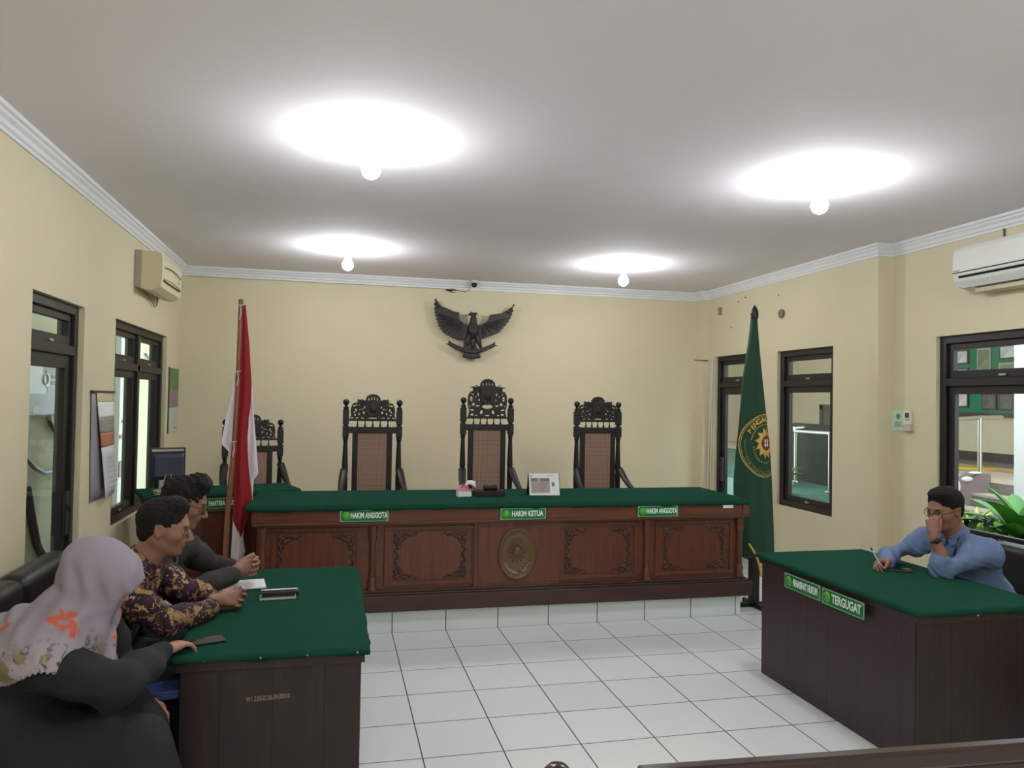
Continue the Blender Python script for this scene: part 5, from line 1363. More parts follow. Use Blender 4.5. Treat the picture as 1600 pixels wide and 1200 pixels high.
def head_tint(c, M, sc, skin, pts, col, brow=(28, 20, 18), lip=(128, 72, 66), moust=False):
    q = ((pts-V3(c)) @ M)/sc
    def blob(cx, cy, cz, rx, ry, rz): return np.clip(1.6-1.6*np.sqrt(((q[:, 0]-cx)/rx)**2+((q[:, 1]-cy)/ry)**2+((q[:, 2]-cz)/rz)**2), 0, 1)[:, None]
    def put(w, c_):
        nonlocal col
        col = col*(1-w)+c_*w
    for s in (-1, 1):
        put(blob(.086, s*.032, .0245, .02, .026, .0065), lin(*brow))
        put(np.clip(blob(.086, s*.031, .001, .014, .017, .0075)*2, 0, 1), lin(196, 186, 178))
        put(np.clip(blob(.088, s*.031, .001, .014, .0075, .0085)*3, 0, 1), lin(26, 18, 16))
        put(blob(.083, s*.031, .010, .014, .020, .004), lin(40, 28, 26))
    put(blob(.096, 0, -.0585, .014, .026, .007)*.8, lin(*lip)); put(blob(.096, 0, -.069, .014, .022, .008)*.8, lin(*lip))
    put(np.clip(blob(.098, 0, -.0635, .014, .025, .0022)*2, 0, 1)*.8, lin(60, 34, 32))
    for s in (-1, 1): put(blob(.107, s*.008, -.040, .008, .005, .003), lin(50, 28, 24))
    if moust: put(blob(.092, 0, -.0495, .02, .026, .006)*.55, lin(36, 26, 24)); put(blob(.075, 0, -.092, .02, .022, .014)*.3, lin(36, 26, 24))
    return col
def hand(F, w, X, Zb, side, curls, sc=1.0, thumb=(.6, .5, .5), spread=.08):
    """w wrist, X finger direction, Zb back-of-hand normal, side=+1: thumb towards Zb x X ; curls per finger (a,b,c) radians toward the palm. returns fingertip frames"""
    w = V3(w); X = V3(X)/np.linalg.norm(X); Zb = V3(Zb)-X*(V3(Zb)@X); Zb /= np.linalg.norm(Zb); Yt = np.cross(Zb, X)*side
    g = lambda x, y, z: w+(X*x+Yt*y+Zb*z)*sc
    k = .008*sc
    F.cone(g(-.03, 0, 0), g(.012, .002, 0), .024*sc, .025*sc, .015)
    ky = (.029, .010, -.010, -.028); kx = (.090, .094, .089, .080)
    L_ = ((.042, .025, .020), (.046, .029, .021), (.043, .027, .021), (.034, .020, .018))
    for i in range(4): F.cone(g(.012, ky[i]*.55, 0), g(kx[i], ky[i], .001), .0165*sc, .0118*sc, .012*sc)
    F.ell(g(.045, 0, -.004), V3((.045, .032, .014))*sc, rotm(X, Yt, Zb), .012*sc)
    F.ell(g(.032, .024, -.012), V3((.030, .014, .014))*sc, rotm(X, Yt, Zb), .012*sc)    # thumb pad
    tips = []
    for i in range(4):
        p = g(kx[i], ky[i], 0); a = 0; yaw = spread*(1.5-i)
        r = (.0098, .0100, .0095, .0085)[i]*sc; rr = [r, r*.93, r*.86, r*.72]
        c_ = [c0*(1+.09*(i-1)) for c0 in curls]
        F.ell(p, (r*1.12,)*3, None, .005*sc)
        for j in range(3):
            a += c_[j]
            d = (X*math.cos(a)-Zb*math.sin(a))*math.cos(yaw)+Yt*math.sin(yaw)
            q = p+d*L_[i][j]*sc; F.cone(p, q, rr[j], rr[j+1], .0035*sc); p = q
        tips.append((p, d, X*math.sin(a)+Zb*math.cos(a), r))
    # thumb
    p = g(.022, .030, -.006); out, cl, b2 = thumb
    d = (X*math.cos(out)+Yt*math.sin(out))*math.cos(cl)-Zb*math.sin(cl)
    q = p+d*.042*sc; F.cone(p, q, .0145*sc, .0118*sc, .010*sc); p = q
    d2 = d*math.cos(b2)+(X*.8-Yt*.25-Zb*.45)*math.sin(b2); d2 /= np.linalg.norm(d2)
    q = p+d2*.030*sc; F.cone(p, q, .0112*sc, .0100*sc, .004*sc); p = q
    q = p+d2*.022*sc; F.cone(p, q, .0100*sc, .0078*sc, .004*sc)
    tips.append((q, d2, Zb*.7+Yt*.5, .0105*sc))
    return tips
def nails(pts, col, tips, c_=(176, 132, 118)):
    for p, d, n, r in tips:
        n = n/np.linalg.norm(n); c = p+n*r*.8-d*r*.05
        q = pts-c; a = q @ d; b_ = np.linalg.norm(q-np.outer(a, d), axis=1)
        w = np.clip(2.2-2*np.sqrt((a/.0075)**2+(b_/.0055)**2), 0, 1)[:, None]
        col = col*(1-w)+lin(*c_)*w
    return col
def hairmat(name, c): return mat(name, srgb(*c), .65, 0, .45, 160, .6, 320, spec=.25)
M_HAIR = hairmat('black_hair', (22, 18, 18))
def hair(F, c, M, sc=1.0, thick=.014, front=.050, crown=.02, nape=-.055, line=.074, seed=1):
    """short hair cap with a hairline; cut away from face and ears"""
    c = V3(c); P = lambda x, y, z: c+M @ (V3((x, y, z))*sc)
    F.ell(P(-.016, 0, .036), V3((.098+thick*.55, .075+thick*.6, .085+thick*.9))*sc, M, 0)
    F.ell(P(.030, 0, .100+crown*.3), V3((.050, .055, .028+crown))*sc, M, .03)
    F.ell(P(-.050, 0, -.02), V3((.052, .062, .055))*sc, M, .02)
    # face opening
    F.ell(P(.098, 0, -.045), V3((.062, .085, .118))*sc, M, .006, 'cut')
    F.ell(P(.075, 0, -.098), V3((.098, .11, .090))*sc, M, .006, 'cut')
    F.ell(P(line+.030, 0, front-.055), V3((.062, .074, .083))*sc, M, .008, 'cut')
    for s in (-1, 1): F.ell(P(.006, s*.088, -.012), V3((.030, .026, .032))*sc, M, .006, 'cut')
    F.ell(P(-.03, 0, nape-.075), V3((.15, .12, .062))*sc, M, .008, 'cut')
    rg = np.random.RandomState(seed); A = [(rg.randn(3), rg.rand()*6) for _ in range(10)]
    def fn(p):
        v = np.zeros(len(p))
        for d_, ph in A: v += np.sin(p @ (d_/np.linalg.norm(d_)*420)+ph+2*np.sin(p @ (d_[::-1]*40)))
        return .0007*v/1.5+.0007*np.sin(p @ V3((150, 90, 60))+2*np.sin(p @ V3((30, 70, -50))))
    F.displace(fn)
def eyeglasses(parent, c, M, sc=1.0, m=None):
    c = V3(c); P = lambda x, y, z: tuple(c+M @ (V3((x, y, z))*sc))
    m = m or M_DARKP; b = MB()
    for s in (-1, 1):
        ring = []
        for k in range(20):
            a = 2*PI*k/20; ring.append(P(.101-.010*abs(math.cos(a))*(1 if s*math.cos(a) > 0 else -.2), s*.033+.025*abs(math.cos(a))**.8*math.copysign(1, math.cos(a)), -.002+.017*abs(math.sin(a))**.8*math.copysign(1, math.sin(a))))
        b.tube(ring, .0016, 6, closed=True)
        b.tube([P(.090, s*.058, .006), P(.060, s*.072, .007), P(-.005, s*.081, .010), P(-.022, s*.082, -.006)], .0016, 6)
    b.tube([P(.105, -.008, .002), P(.108, 0, .006), P(.105, .008, .002)], .0015, 6)
    return b.build('eyeglasses', m, parent)

# ---------------------------------------------------------------- eagle: body, head, legs, tail, ribbon
F = Field((.74, 2.76, 2.15), (1.40, 2.955, 2.76), .0035)
F.ell((1.078, 2.85, 2.53), (.070, .050, .10), None, .02)
F.ell((1.078, 2.84, 2.51), (.052, .05, .065), None, .01)                        # shield on the breast
F.chain([(1.078, 2.86, 2.58), (1.08, 2.85, 2.65), (1.078, 2.842, 2.695)], [.045, .033, .028], .02)
F.chain([(1.078, 2.842, 2.70), (1.045, 2.835, 2.712), (1.015, 2.835, 2.700)], [.026, .016, .005], .008)  # head looks to the side, beak
F.chain([(1.08, 2.85, 2.71), (1.115, 2.85, 2.722)], [.022, .012], .01)
F.chain([(1.07, 2.85, 2.72), (1.045, 2.85, 2.738)], [.012, .004], .006)
for s in (-1, 1):
    F.chain([(1.078+s*.04, 2.86, 2.47), (1.078+s*.072, 2.85, 2.39), (1.078+s*.10, 2.85, 2.32)], [.035, .026, .014], .012)
    for d in (-.018, 0, .018): F.chain([(1.078+s*.10, 2.848, 2.325), (1.078+s*.10+d, 2.835, 2.29)], [.009, .005], .004)
F.ell((1.078, 2.865, 2.40), (.035, .03, .09), None, .015)
for i in range(7):
    a = (i-3)/3
    F.chain([(1.072+a*.03, 2.87, 2.36), (1.07+a*.085, 2.868, 2.215+.015*abs(a))], [.016, .020], .004)
F.cone((1.078, 2.88, 2.5), (1.078, 2.925, 2.5), .02, .02, .01)
F.cone((.93, 2.875, 2.55), (1.23, 2.875, 2.55), .016, .016, .01)
F.build('body', M_GARUDA, eg)
F = Field((.74, 2.79, 2.22), (1.40, 2.90, 2.44), .0035)
prev = None
for k in range(23):
    s = (k-11)/11; x = 1.068+s*.262; z = 2.285+.085*abs(s)**1.7
    p = (x, 2.842+.012*abs(s), z)
    if prev:
        for dz in (-.014, 0, .014): F.cone((prev[0], prev[1], prev[2]+dz), (p[0], p[1], p[2]+dz), .010, .010, .006)
    prev = p
for s in (-1, 1):
    x = 1.068+s*.262
    F.chain([(x-s*.01, 2.854, 2.378), (x+s*.005, 2.856, 2.405)], [.012, .004], .004); F.chain([(x-s*.01, 2.854, 2.362), (x+s*.035, 2.856, 2.362)], [.012, .004], .004)
F.build('ribbon_banner', M_GARUDA, eg)
# thin support stick in the emblem
b = MB(); b.tube([(.99, 2.85, 2.70), (1.0, 2.85, 2.60)], .004, 6); b.tube([(.99, 2.85, 2.70), (1.04, 2.85, 2.70)], .004, 6); b.build('support_wire', M_DARKP, eg)
# ---------------------------------------------------------------- people
def bounds(pts, m):
    P = np.array([V3(p) for p in pts]); return P.min(0)-m, P.max(0)+m
def torso(F, J, g=0.0, k=.05, wide=1.0, deep=1.0):
    neck, pel, L_, R_ = V3(J['neck']), V3(J['pel']), V3(J['Ls']), V3(J['Rs'])
    up = (neck-pel)/np.linalg.norm(neck-pel); side = L_-R_; side -= up*(side@up); side /= np.linalg.norm(side); fwd = np.cross(side, up)
    M = rotm(fwd, side, up)
    c = lambda t, f=0: pel+(neck-pel)*t+fwd*f
    F.ell(c(.02), (.135*deep+g, .170*wide+g, .12+g), M, 0)
    F.ell(c(.32, .01), (.118*deep+g, .150*wide+g, .17+g), M, k)
    F.ell(c(.66, .0), (.112*deep+g, .165*wide+g, .165+g), M, k)
    F.cone(L_-side*.02, R_+side*.02, .052+g, .052+g, k)
    for s in (L_, R_): F.cone(c(.97, -.01), s, .050+g, .050+g, k*.8)
    return M, fwd, side, up
def person(name, label, J, hy, hp, hr, hs, skin, legs=True, loc=None, moust=False, hands=None, h=.004, forearm_r=(.040, .026)):
    t = thing(name, label, 'person', loc or (J['pel'][0], J['pel'][1], 0))
    HM = head_frame(hy, hp, hr)
    allp = [J[k_] for k_ in ('head', 'pel', 'Ls', 'Rs', 'Le', 'Re', 'Lw', 'Rw')]+J.get('extra', [])+[J['Lk'], J['Rk'], J['Lf'], J['Rf']]
    lo, hi = bounds(allp, .17); lo[2] = 0
    F = Field(lo, hi, h)
    M, fwd, side, up = torso(F, J, -.022)
    P = head(F, J['head'], HM, hs)
    nk = V3(J['neck']); F.cone(P(-.022, 0, -.055), nk-up*.02, .054*hs, .060*hs, .03)
    F.cone(P(.010, 0, -.065), nk+fwd*.015, .040*hs, .045*hs, .03)
    for s in 'LR':
        F.chain([J[s+'s'], (V3(J[s+'s'])+V3(J[s+'e']))/2, J[s+'e']], [.046, .044, .037], .02)
        F.chain([J[s+'e'], (V3(J[s+'e'])*.6+V3(J[s+'w'])*.4), J[s+'w']], [.037, .039, .026], .012)
        hip = V3(J['pel'])+side*(.085 if s == 'L' else -.085)
        F.chain([hip, J[s+'k'], J[s+'f']], [.078, .052, .036], .02)
        F.cone(V3(J[s+'f'])-V3((0, 0, .01)), V3(J[s+'f'])+fwd_flat(fwd)*.15-V3((0, 0, .02)), .034, .026, .02)
    tips = []
    if hands: tips = hands(F)
    c_ = J['head']
    def col(v):
        a = np.tile(lin(*skin), (len(v), 1))
        a = head_tint(c_, HM, hs, skin, v, a, moust=moust)
        return nails(v, a, tips, tuple(min(255, int(x*1.22)) for x in skin))
    F.build('body', M_SKIN, t, 1, colors=col)
    return t, HM, M, fwd, side, up
def fwd_flat(f):
    f = V3((f[0], f[1], 0)); return f/np.linalg.norm(f)
def trousers(t, J, fwd, side, m, shoes, g=.016, h=.010):
    lo, hi = bounds([J['pel'], J['Lk'], J['Rk'], J['Lf'], J['Rf']], .2); F = Field(lo, hi, h)
    F.ell(V3(J['pel']), (.15, .185, .12), None, 0)
    for s in 'LR':
        hip = V3(J['pel'])+side*(.085 if s == 'L' else -.085)
        F.chain([hip, J[s+'k'], V3(J[s+'f'])+V3((0, 0, .04))], [.095, .070, .056], .03)
    F.wrinkle(.004, 30, 3); F.build('trousers', m, t, 1)
    for s in 'LR':
        f = V3(J[s+'f']); ff = fwd_flat(fwd); F = Field(*bounds([f, f+ff*.2], .08), .007); F.o[2] = min(F.o[2], 0)
        F.cone(f-ff*.03-V3((0, 0, .02)), f+ff*.15-V3((0, 0, .03)), .044, .036, 0); F.ell(f+ff*.1-V3((0, 0, .03)), (.09, .045, .03), None, .02); F.build('shoe', shoes, t, 1)
def sleeve_pts(J, s, end=1.0):
    e, w = V3(J[s+'e']), V3(J[s+'w']); return [V3(J[s+'s']), (V3(J[s+'s'])+e)/2, e, e*.5+w*.5*1.0 if end >= .95 else e+(w-e)*end*.5, e+(w-e)*end]
def shirt(t, J, name, m, Lend=.95, Rend=.95, g=.006, wr=(.005, 26), seed=1, rs=(.062, .060, .052, .047, .040), h=.005, collar=None, hem=None, wide=1.0, deep=1.0, fn=None):
    pts = [J[k_] for k_ in ('pel', 'neck', 'Ls', 'Rs', 'Le', 'Re', 'Lw', 'Rw')]
    F = Field(*bounds(pts, .2), h)
    M, fwd, side, up = torso(F, J, g, wide=wide, deep=deep)
    for s, e_ in (('L', Lend), ('R', Rend)): F.chain(sleeve_pts(J, s, e_), rs, .022)
    F.wrinkle(wr[0], wr[1], seed, 6)
    # pulled creases at the elbows and armpits
    def cre(p):
        v = np.zeros(len(p))
        for s in 'LR':
            for q, w_ in ((J[s+'e'], .10), (J[s+'s'], .11)):
                a = V3(J[s+'e'])-V3(J[s+'s']); a /= np.linalg.norm(a); d = p-V3(q); r = np.linalg.norm(d, axis=1)
                b3 = np.cross(a, V3((.3, .5, .8))); v += .0042*np.sin((d @ a)*105+5*np.sin(d @ b3*22+1)+(d @ b3)*70)*np.exp(-(r/w_)**2)*(.5+.5*np.sin(d @ b3*31+(d @ a)*19))*1.6
        return v
    F.displace(cre)
    nk = V3(J['neck'])
    F.ell(nk+up*.075+fwd*.02, (.060, .060, .050), None, .01, 'cut')
    if fn: fn(F, M, fwd, side, up)
    o = F.build(name, m, t, 1)
    if collar:
        F = Field(*bounds([nk], .16), .0035); n_ = 24; hd = V3(J['head'])
        ax = (hd-nk); ax = ax/np.linalg.norm(ax)*.5+up*.5; ax /= np.linalg.norm(ax)
        f2 = fwd-ax*(fwd@ax); f2 /= np.linalg.norm(f2); s2 = np.cross(ax, f2)
        prev = None
        for k in range(n_+1):
            a = R(18+324*k/n_); cc = math.cos(a)
            p = nk+ax*(.030-.022*max(0, cc))+(f2*math.cos(a)*.066+s2*math.sin(a)*.063)+f2*.006
            q = p+ax*.018-(f2*math.cos(a)+s2*math.sin(a))*.004
            r_ = p-ax*.018+(f2*math.cos(a)+s2*math.sin(a))*.012
            if prev:
                for i in range(3): F.cone(prev[i], (q, p, r_)[i], .0065, .0065, .012)
            prev = (q, p, r_)
        for sg in (-1, 1):
            p = nk+ax*.006+f2*.074+s2*sg*.018; F.cone(p, p-ax*.045+s2*sg*.018+f2*.008, .008, .005, .01)
        F.build('collar', collar, t, 1)
    return o, M, fwd, side, up
def clasp(F, c, d, n, up, curl, sc=1.0, conv=.22):
    """two hands folded together: c middle, d finger direction, n towards the near (right) hand's back"""
    c, d, n, up = V3(c), V3(d)/np.linalg.norm(d), V3(n), V3(up)
    n = n-d*(n@d); n /= np.linalg.norm(n)
    tips = hand(F, c-d*.070*sc+n*.030*sc+up*.004, d*math.cos(conv)-n*math.sin(conv), n, 1, curl, sc, (.35, .35, .2), .05)
    tips += hand(F, c-d*.070*sc-n*.030*sc-up*.006, d*math.cos(conv)+n*math.sin(conv), -n, -1, curl, sc, (.35, .2, .3), .05)
    return tips

def pattern_mat(name, base, cols, scale, rough=.75):
    """printed cloth: blotches of several colours on a base"""
    m, N, L, b = nm(name); tc = N.new('ShaderNodeTexCoord'); cur = None
    last = base
    for i, (c_, lo, hi, sc, kind) in enumerate(cols):
        n = N.new('ShaderNodeTexNoise' if kind == 'n' else 'ShaderNodeTexVoronoi'); n.inputs['Scale'].default_value = sc
        mp = N.new('ShaderNodeMapping'); mp.inputs['Location'].default_value = (i*3.1, i*1.7, i*.9); L.new(tc.outputs['Object'], mp.inputs['Vector'])
        if kind == 'n': n.inputs['Detail'].default_value = 3; n.inputs['Distortion'].default_value = 1.2
        w = N.new('ShaderNodeTexNoise'); w.inputs['Scale'].default_value = sc*1.2
        ad = N.new('ShaderNodeMix'); ad.data_type = 'RGBA'; ad.inputs['Factor'].default_value = .12; L.new(mp.outputs[0], ad.inputs['A']); L.new(mp.outputs[0], w.inputs['Vector']); L.new(w.outputs['Color'], ad.inputs['B'])
        L.new(ad.outputs['Result'], n.inputs['Vector'])
        r = N.new('ShaderNodeMapRange'); r.inputs[1].default_value = lo; r.inputs[2].default_value = hi; L.new(n.outputs['Fac' if kind == 'n' else 'Distance'], r.inputs[0])
        mx = N.new('ShaderNodeMix'); mx.data_type = 'RGBA'; L.new(r.outputs[0], mx.inputs['Factor'])
        if cur is None: mx.inputs['A'].default_value = base
        else: L.new(cur, mx.inputs['A'])
        mx.inputs['B'].default_value = c_; cur = mx.outputs['Result']
    L.new(cur, b.inputs['Base Color']); b.inputs['Roughness'].default_value = rough; b.inputs['Specular IOR Level'].default_value = .3
    return m
M_BATIK = pattern_mat('purple_gold_batik', srgb(52, 26, 48), [(srgb(34, 18, 30), .5, .58, 20, 'n'), (srgb(142, 112, 70), .54, .58, 16, 'n'), (srgb(186, 156, 108), .60, .64, 27, 'n'), (srgb(96, 42, 50), .22, .16, 22, 'v')], 1)
M_BLUE = mat('light_blue_shirt_cloth', srgb(100, 120, 156), .85, 0, .08, 40, .12, 260)
M_OLIVE = mat('charcoal_olive_jacket', srgb(38, 36, 33), .85, 0, .12, 30, .15, 240)
M_BLACKC = mat('black_robe_cloth', srgb(22, 24, 26), .85, 0, .15, 10, .12, 200)
M_TROUS = mat('dark_trouser_cloth', srgb(28, 28, 34), .85)
M_SHOE = mat('black_shoe_leather', srgb(18, 16, 16), .4)

# --- man in the batik shirt
J = dict(head=(-1.135, -2.25, 1.17), neck=(-1.225, -2.26, 1.02), Rs=(-1.26, -2.44, .955), Ls=(-1.215, -2.085, .955), Re=(-1.09, -2.43, .825), Rw=(-.945, -2.17, .806), Le=(-1.05, -2.03, .84), Lw=(-.945, -2.06, .806),
         pel=(-1.47, -2.27, .56), Lk=(-1.03, -2.17, .52), Rk=(-1.03, -2.37, .52), Lf=(-1.05, -2.17, .08), Rf=(-1.05, -2.39, .08), extra=[(-.80, -2.05, .8)])
t, HM, M_, fw, sd, up = person('person', 'seated man in a purple and gold batik shirt, hands folded on the green desk', J, R(2), R(10), 0, 1.0, (150, 107, 87), moust=True,
    hands=lambda F: clasp(F, (-.872, -2.075, .815), (1, .22, .02), (.2, -.9, .45), (0, 0, 1), (.75, .75, .4), .95))
F = Field(*bounds([J['head']], .16), .0035); hair(F, J['head'], HM, 1.0, .008, .054, .008, -.05, .074, 2); F.build('hair', M_HAIR, t, 1)
shirt(t, J, 'batik_shirt', M_BATIK, .92, .92, collar=M_BATIK, seed=3, wr=(.009, 26))
trousers(t, J, fw, sd, M_TROUS, M_SHOE)

# --- man in the dark jacket
J = dict(head=(-1.125, -1.88, 1.225), neck=(-1.20, -1.875, 1.07), Rs=(-1.235, -2.05, .99), Ls=(-1.165, -1.68, .985), Re=(-1.09, -1.97, .825), Rw=(-.925, -1.72, .845), Le=(-1.03, -1.56, .85), Lw=(-.935, -1.62, .850),
         pel=(-1.50, -1.86, .56), Lk=(-1.03, -1.76, .52), Rk=(-1.03, -1.96, .52), Lf=(-1.05, -1.76, .08), Rf=(-1.05, -1.98, .08), extra=[(-.76, -1.62, .9)])
t, HM, M_, fw, sd, up = person('person', 'seated man in glasses and a dark jacket, hands clasped over the notebook', J, R(4), R(20), 0, .99, (150, 107, 88),
    hands=lambda F: clasp(F, (-.845, -1.652, .868), (.95, .12, .22), (.15, -.95, .2), (0, 0, 1), (.95, .75, .4), 1.0))
F = Field(*bounds([J['head']], .18), .0035); hair(F, J['head'], HM, .99, .008, .058, .024, -.03, .080, 5)
F.ell(V3(J['head'])+HM @ V3((.046, 0, .110)), V3((.044, .056, .026)), HM, .02); F.displace(lambda p: .002*np.sin(p @ V3((160, 90, 40))+3*np.sin(p[:, 2]*60)))
F.build('hair', M_HAIR, t, 1)
eyeglasses(t, J['head'], HM, .99)
shirt(t, J, 'dark_jacket', M_OLIVE, .90, .92, seed=7, collar=M_OLIVE, wr=(.010, 24), g=.010, rs=(.068, .065, .056, .052, .046))
b = MB(); nk = V3(J['neck']); p_ = nk+fw*.10+sd*.0-up*.02
b.tube([tuple(nk+fw*.075-sd*.045+up*.01), tuple(nk+fw*.112-sd*.04-up*.06), tuple(nk+fw*.135-sd*.02-up*.15), tuple(nk+fw*.140-up*.21)], .0045, 6)
b.tube([tuple(nk+fw*.140-up*.21), tuple(nk+fw*.150-up*.25)], .008, 6)
b.build('lanyard', mat('pale_green_lanyard', srgb(120, 150, 125), .6), t)
trousers(t, J, fw, sd, M_TROUS, M_SHOE)

# --- man in the light blue shirt
J = dict(head=(3.03, -1.95, 1.14), neck=(3.115, -1.94, .985), Ls=(3.165, -2.125, .915), Rs=(3.11, -1.76, .93), Le=(2.945, -2.04, .815), Lw=(2.90, -2.015, .995), Re=(2.925, -1.66, .835), Rw=(2.785, -1.775, .808),
         pel=(3.36, -1.95, .56), Lk=(2.98, -2.06, .52), Rk=(2.98, -1.84, .52), Lf=(3.0, -2.06, .08), Rf=(3.0, -1.84, .08), extra=[(2.60, -1.8, .8), (2.88, -2.0, 1.15)])
def m4hands(F):
    a = hand(F, (2.893, -2.012, 1.012), (.05, .14, 1), (-.75, -.65, .1), -1, (1.2, 1.25, .6), .90, (.25, .35, .6), .03)
    b_ = hand(F, (2.785, -1.775, .808), (-1, -.18, -.02), (.0, .55, .8), 1, (.75, .85, .5), .95, (.3, .55, .5), .05)
    return a+b_
t, HM, M_, fw, sd, up = person('person', 'man in a light blue shirt and glasses, fist at his mouth, behind the TERGUGAT desk', J, R(186), R(14), R(-3), 1.04, (150, 106, 86), hands=m4hands)
F = Field(*bounds([J['head']], .17), .0035); hair(F, J['head'], HM, 1.04, .008, .052, .000, -.045, .076, 9); F.build('hair', M_HAIR, t, 1)
eyeglasses(t, J['head'], HM, 1.04)
shirt(t, J, 'blue_shirt', M_BLUE, .55, .90, seed=11, collar=M_BLUE, wr=(.017, 27), g=.006, rs=(.062, .060, .054, .052, .046))
b = MB(); w_ = V3(J['Lw']); e_ = V3(J['Le']); ax = (w_-e_)/np.linalg.norm(w_-e_); a1 = np.cross(ax, V3((0, 1, 0))); a1 /= np.linalg.norm(a1); a2 = np.cross(ax, a1)
for dz in (-.008, -.003, .003, .008):
    b.tube([tuple(w_-ax*.02+ax*dz+(a1*math.cos(q_)+a2*math.sin(q_))*.0285) for q_ in [2*PI*k/20 for k in range(20)]], .0042, 6, closed=True)
wa = b.build('wristwatch_strap', M_DARKP, t)
b = MB(); cdir = V3((-.5, -.86, 0)); b.ell(tuple(w_-ax*.02+cdir*.030), (.016, .008, .018)); b.build('watch_case', M_DARKP, wa)
b = MB(); nk = V3(J['neck'])
b.tube([tuple(nk+sd*.055+up*.045-fw*.01), tuple(nk+sd*.062+fw*.05+up*.012), tuple(nk+sd*.045+fw*.105-up*.05), tuple(nk+sd*.02+fw*.135-up*.14), tuple(nk+fw*.14-up*.24)], .007, 6)
b.build('lanyard', mat('navy_lanyard', srgb(38, 44, 72), .6), t)
trousers(t, J, fw, sd, M_TROUS, M_SHOE)
pn = thing('pen', 'white pen held upright in the hand of the man in the blue shirt', 'pen', (2.685, -1.83, .80))
b = MB(); b.tube([(2.70, -1.852, .785), (2.665, -1.845, .83), (2.63, -1.838, .895)], [.002, .0045, .0045], 8); b.build('barrel', M_PAPER, pn)
b = MB(); b.tube([(2.632, -1.8385, .89), (2.622, -1.8365, .905)], .0045, 8); b.build('cap', M_DARKP, pn)

# --- woman in the headscarf
J = dict(head=(-1.215, -2.85, 1.098), neck=(-1.30, -2.85, .965), Rs=(-1.33, -3.02, .895), Ls=(-1.285, -2.67, .91), Re=(-1.12, -3.0, .77), Rw=(-1.035, -2.72, .800), Le=(-1.20, -2.62, .70), Lw=(-1.13, -2.74, .635),
         pel=(-1.60, -2.86, .58), Lk=(-1.12, -2.80, .54), Rk=(-1.08, -2.98, .54), Lf=(-1.10, -2.80, .08), Rf=(-1.08, -3.0, .08), extra=[(-.90, -2.52, .8)])
def wh(F):
    a = hand(F, (-1.03, -2.705, .803), (.50, .80, -.02), (-.05, .1, 1), 1, (.30, .45, .35), .88, (.45, .3, .3), .10)
    b_ = hand(F, (-1.13, -2.74, .635), (.85, -.25, -.15), (.1, -.5, .85), -1, (.4, .6, .4), .88, (.4, .3, .3), .05)
    return a+b_
t, HM, M_, fw, sd, up = person('person', 'woman in a lilac floral headscarf and black robe leaning on the green desk', J, R(2), R(26), 0, .92, (182, 132, 112), hands=wh)
def robe_fn(F, M, fwd, side, up):
    F.chain([V3(J['pel'])+V3((0, 0, -.02)), V3(J['Rk'])+V3((.02, -.02, 0)), V3(J['Rf'])+V3((.03, -.02, .03))], [.17, .125, .12], .06)
    F.chain([V3(J['pel'])+V3((0, 0, -.02)), V3(J['Lk']), V3(J['Lf'])+V3((.03, .0, .03))], [.17, .12, .12], .06)
    F.cone(V3(J['Rk'])+V3((-.1, 0, -.05)), V3(J['Rf'])+V3((-.05, 0, .05)), .12, .14, .05)
    F.ell(V3(J['pel'])+V3((.06, -.03, .05)), (.22, .24, .2), None, .06)
    F.d[:, :, :max(1, int((.03-F.o[2])/F.h))] = 1
shb = dict(J); 
_old = J['pel']
def robe():
    pts = [J[k_] for k_ in ('pel', 'neck', 'Ls', 'Rs', 'Le', 'Re', 'Lw', 'Rw', 'Lk', 'Rk', 'Lf', 'Rf')]
    F = Field(*bounds(pts, .26), .006)
    M, fwd, side, upv = torso(F, J, .022, wide=1.12, deep=1.15)
    F.chain(sleeve_pts(J, 'R', .94), (.078, .078, .068, .053, .043), .03)
    F.chain(sleeve_pts(J, 'L', .90), (.075, .075, .06, .05, .043), .03)
    robe_fn(F, M, fwd, side, upv)
    F.wrinkle(.015, 19, 5, 6)
    a = V3((.3, .2, -1.)); 
    F.displace(lambda p: .005*np.sin(p @ V3((34, 20, 10))+2.5*np.sin(p[:, 2]*7))*np.clip((.80-p[:, 2])*4, 0, 1))
    F.ell(V3(J['neck'])+upv*.085+fwd*.02, (.06, .06, .05), None, .01, 'cut')
    return F.build('black_robe', M_BLACKC, t, 1)
robe()
for s in 'LR':
    f = V3(J[s+'f']); ff = V3((1, 0, 0)); F = Field(*bounds([f, f+ff*.2], .08), .008)
    F.cone(f-V3((0, 0, .03)), f+ff*.14-V3((0, 0, .04)), .038, .03, 0); F.build('shoe', M_SHOE, t, 1)
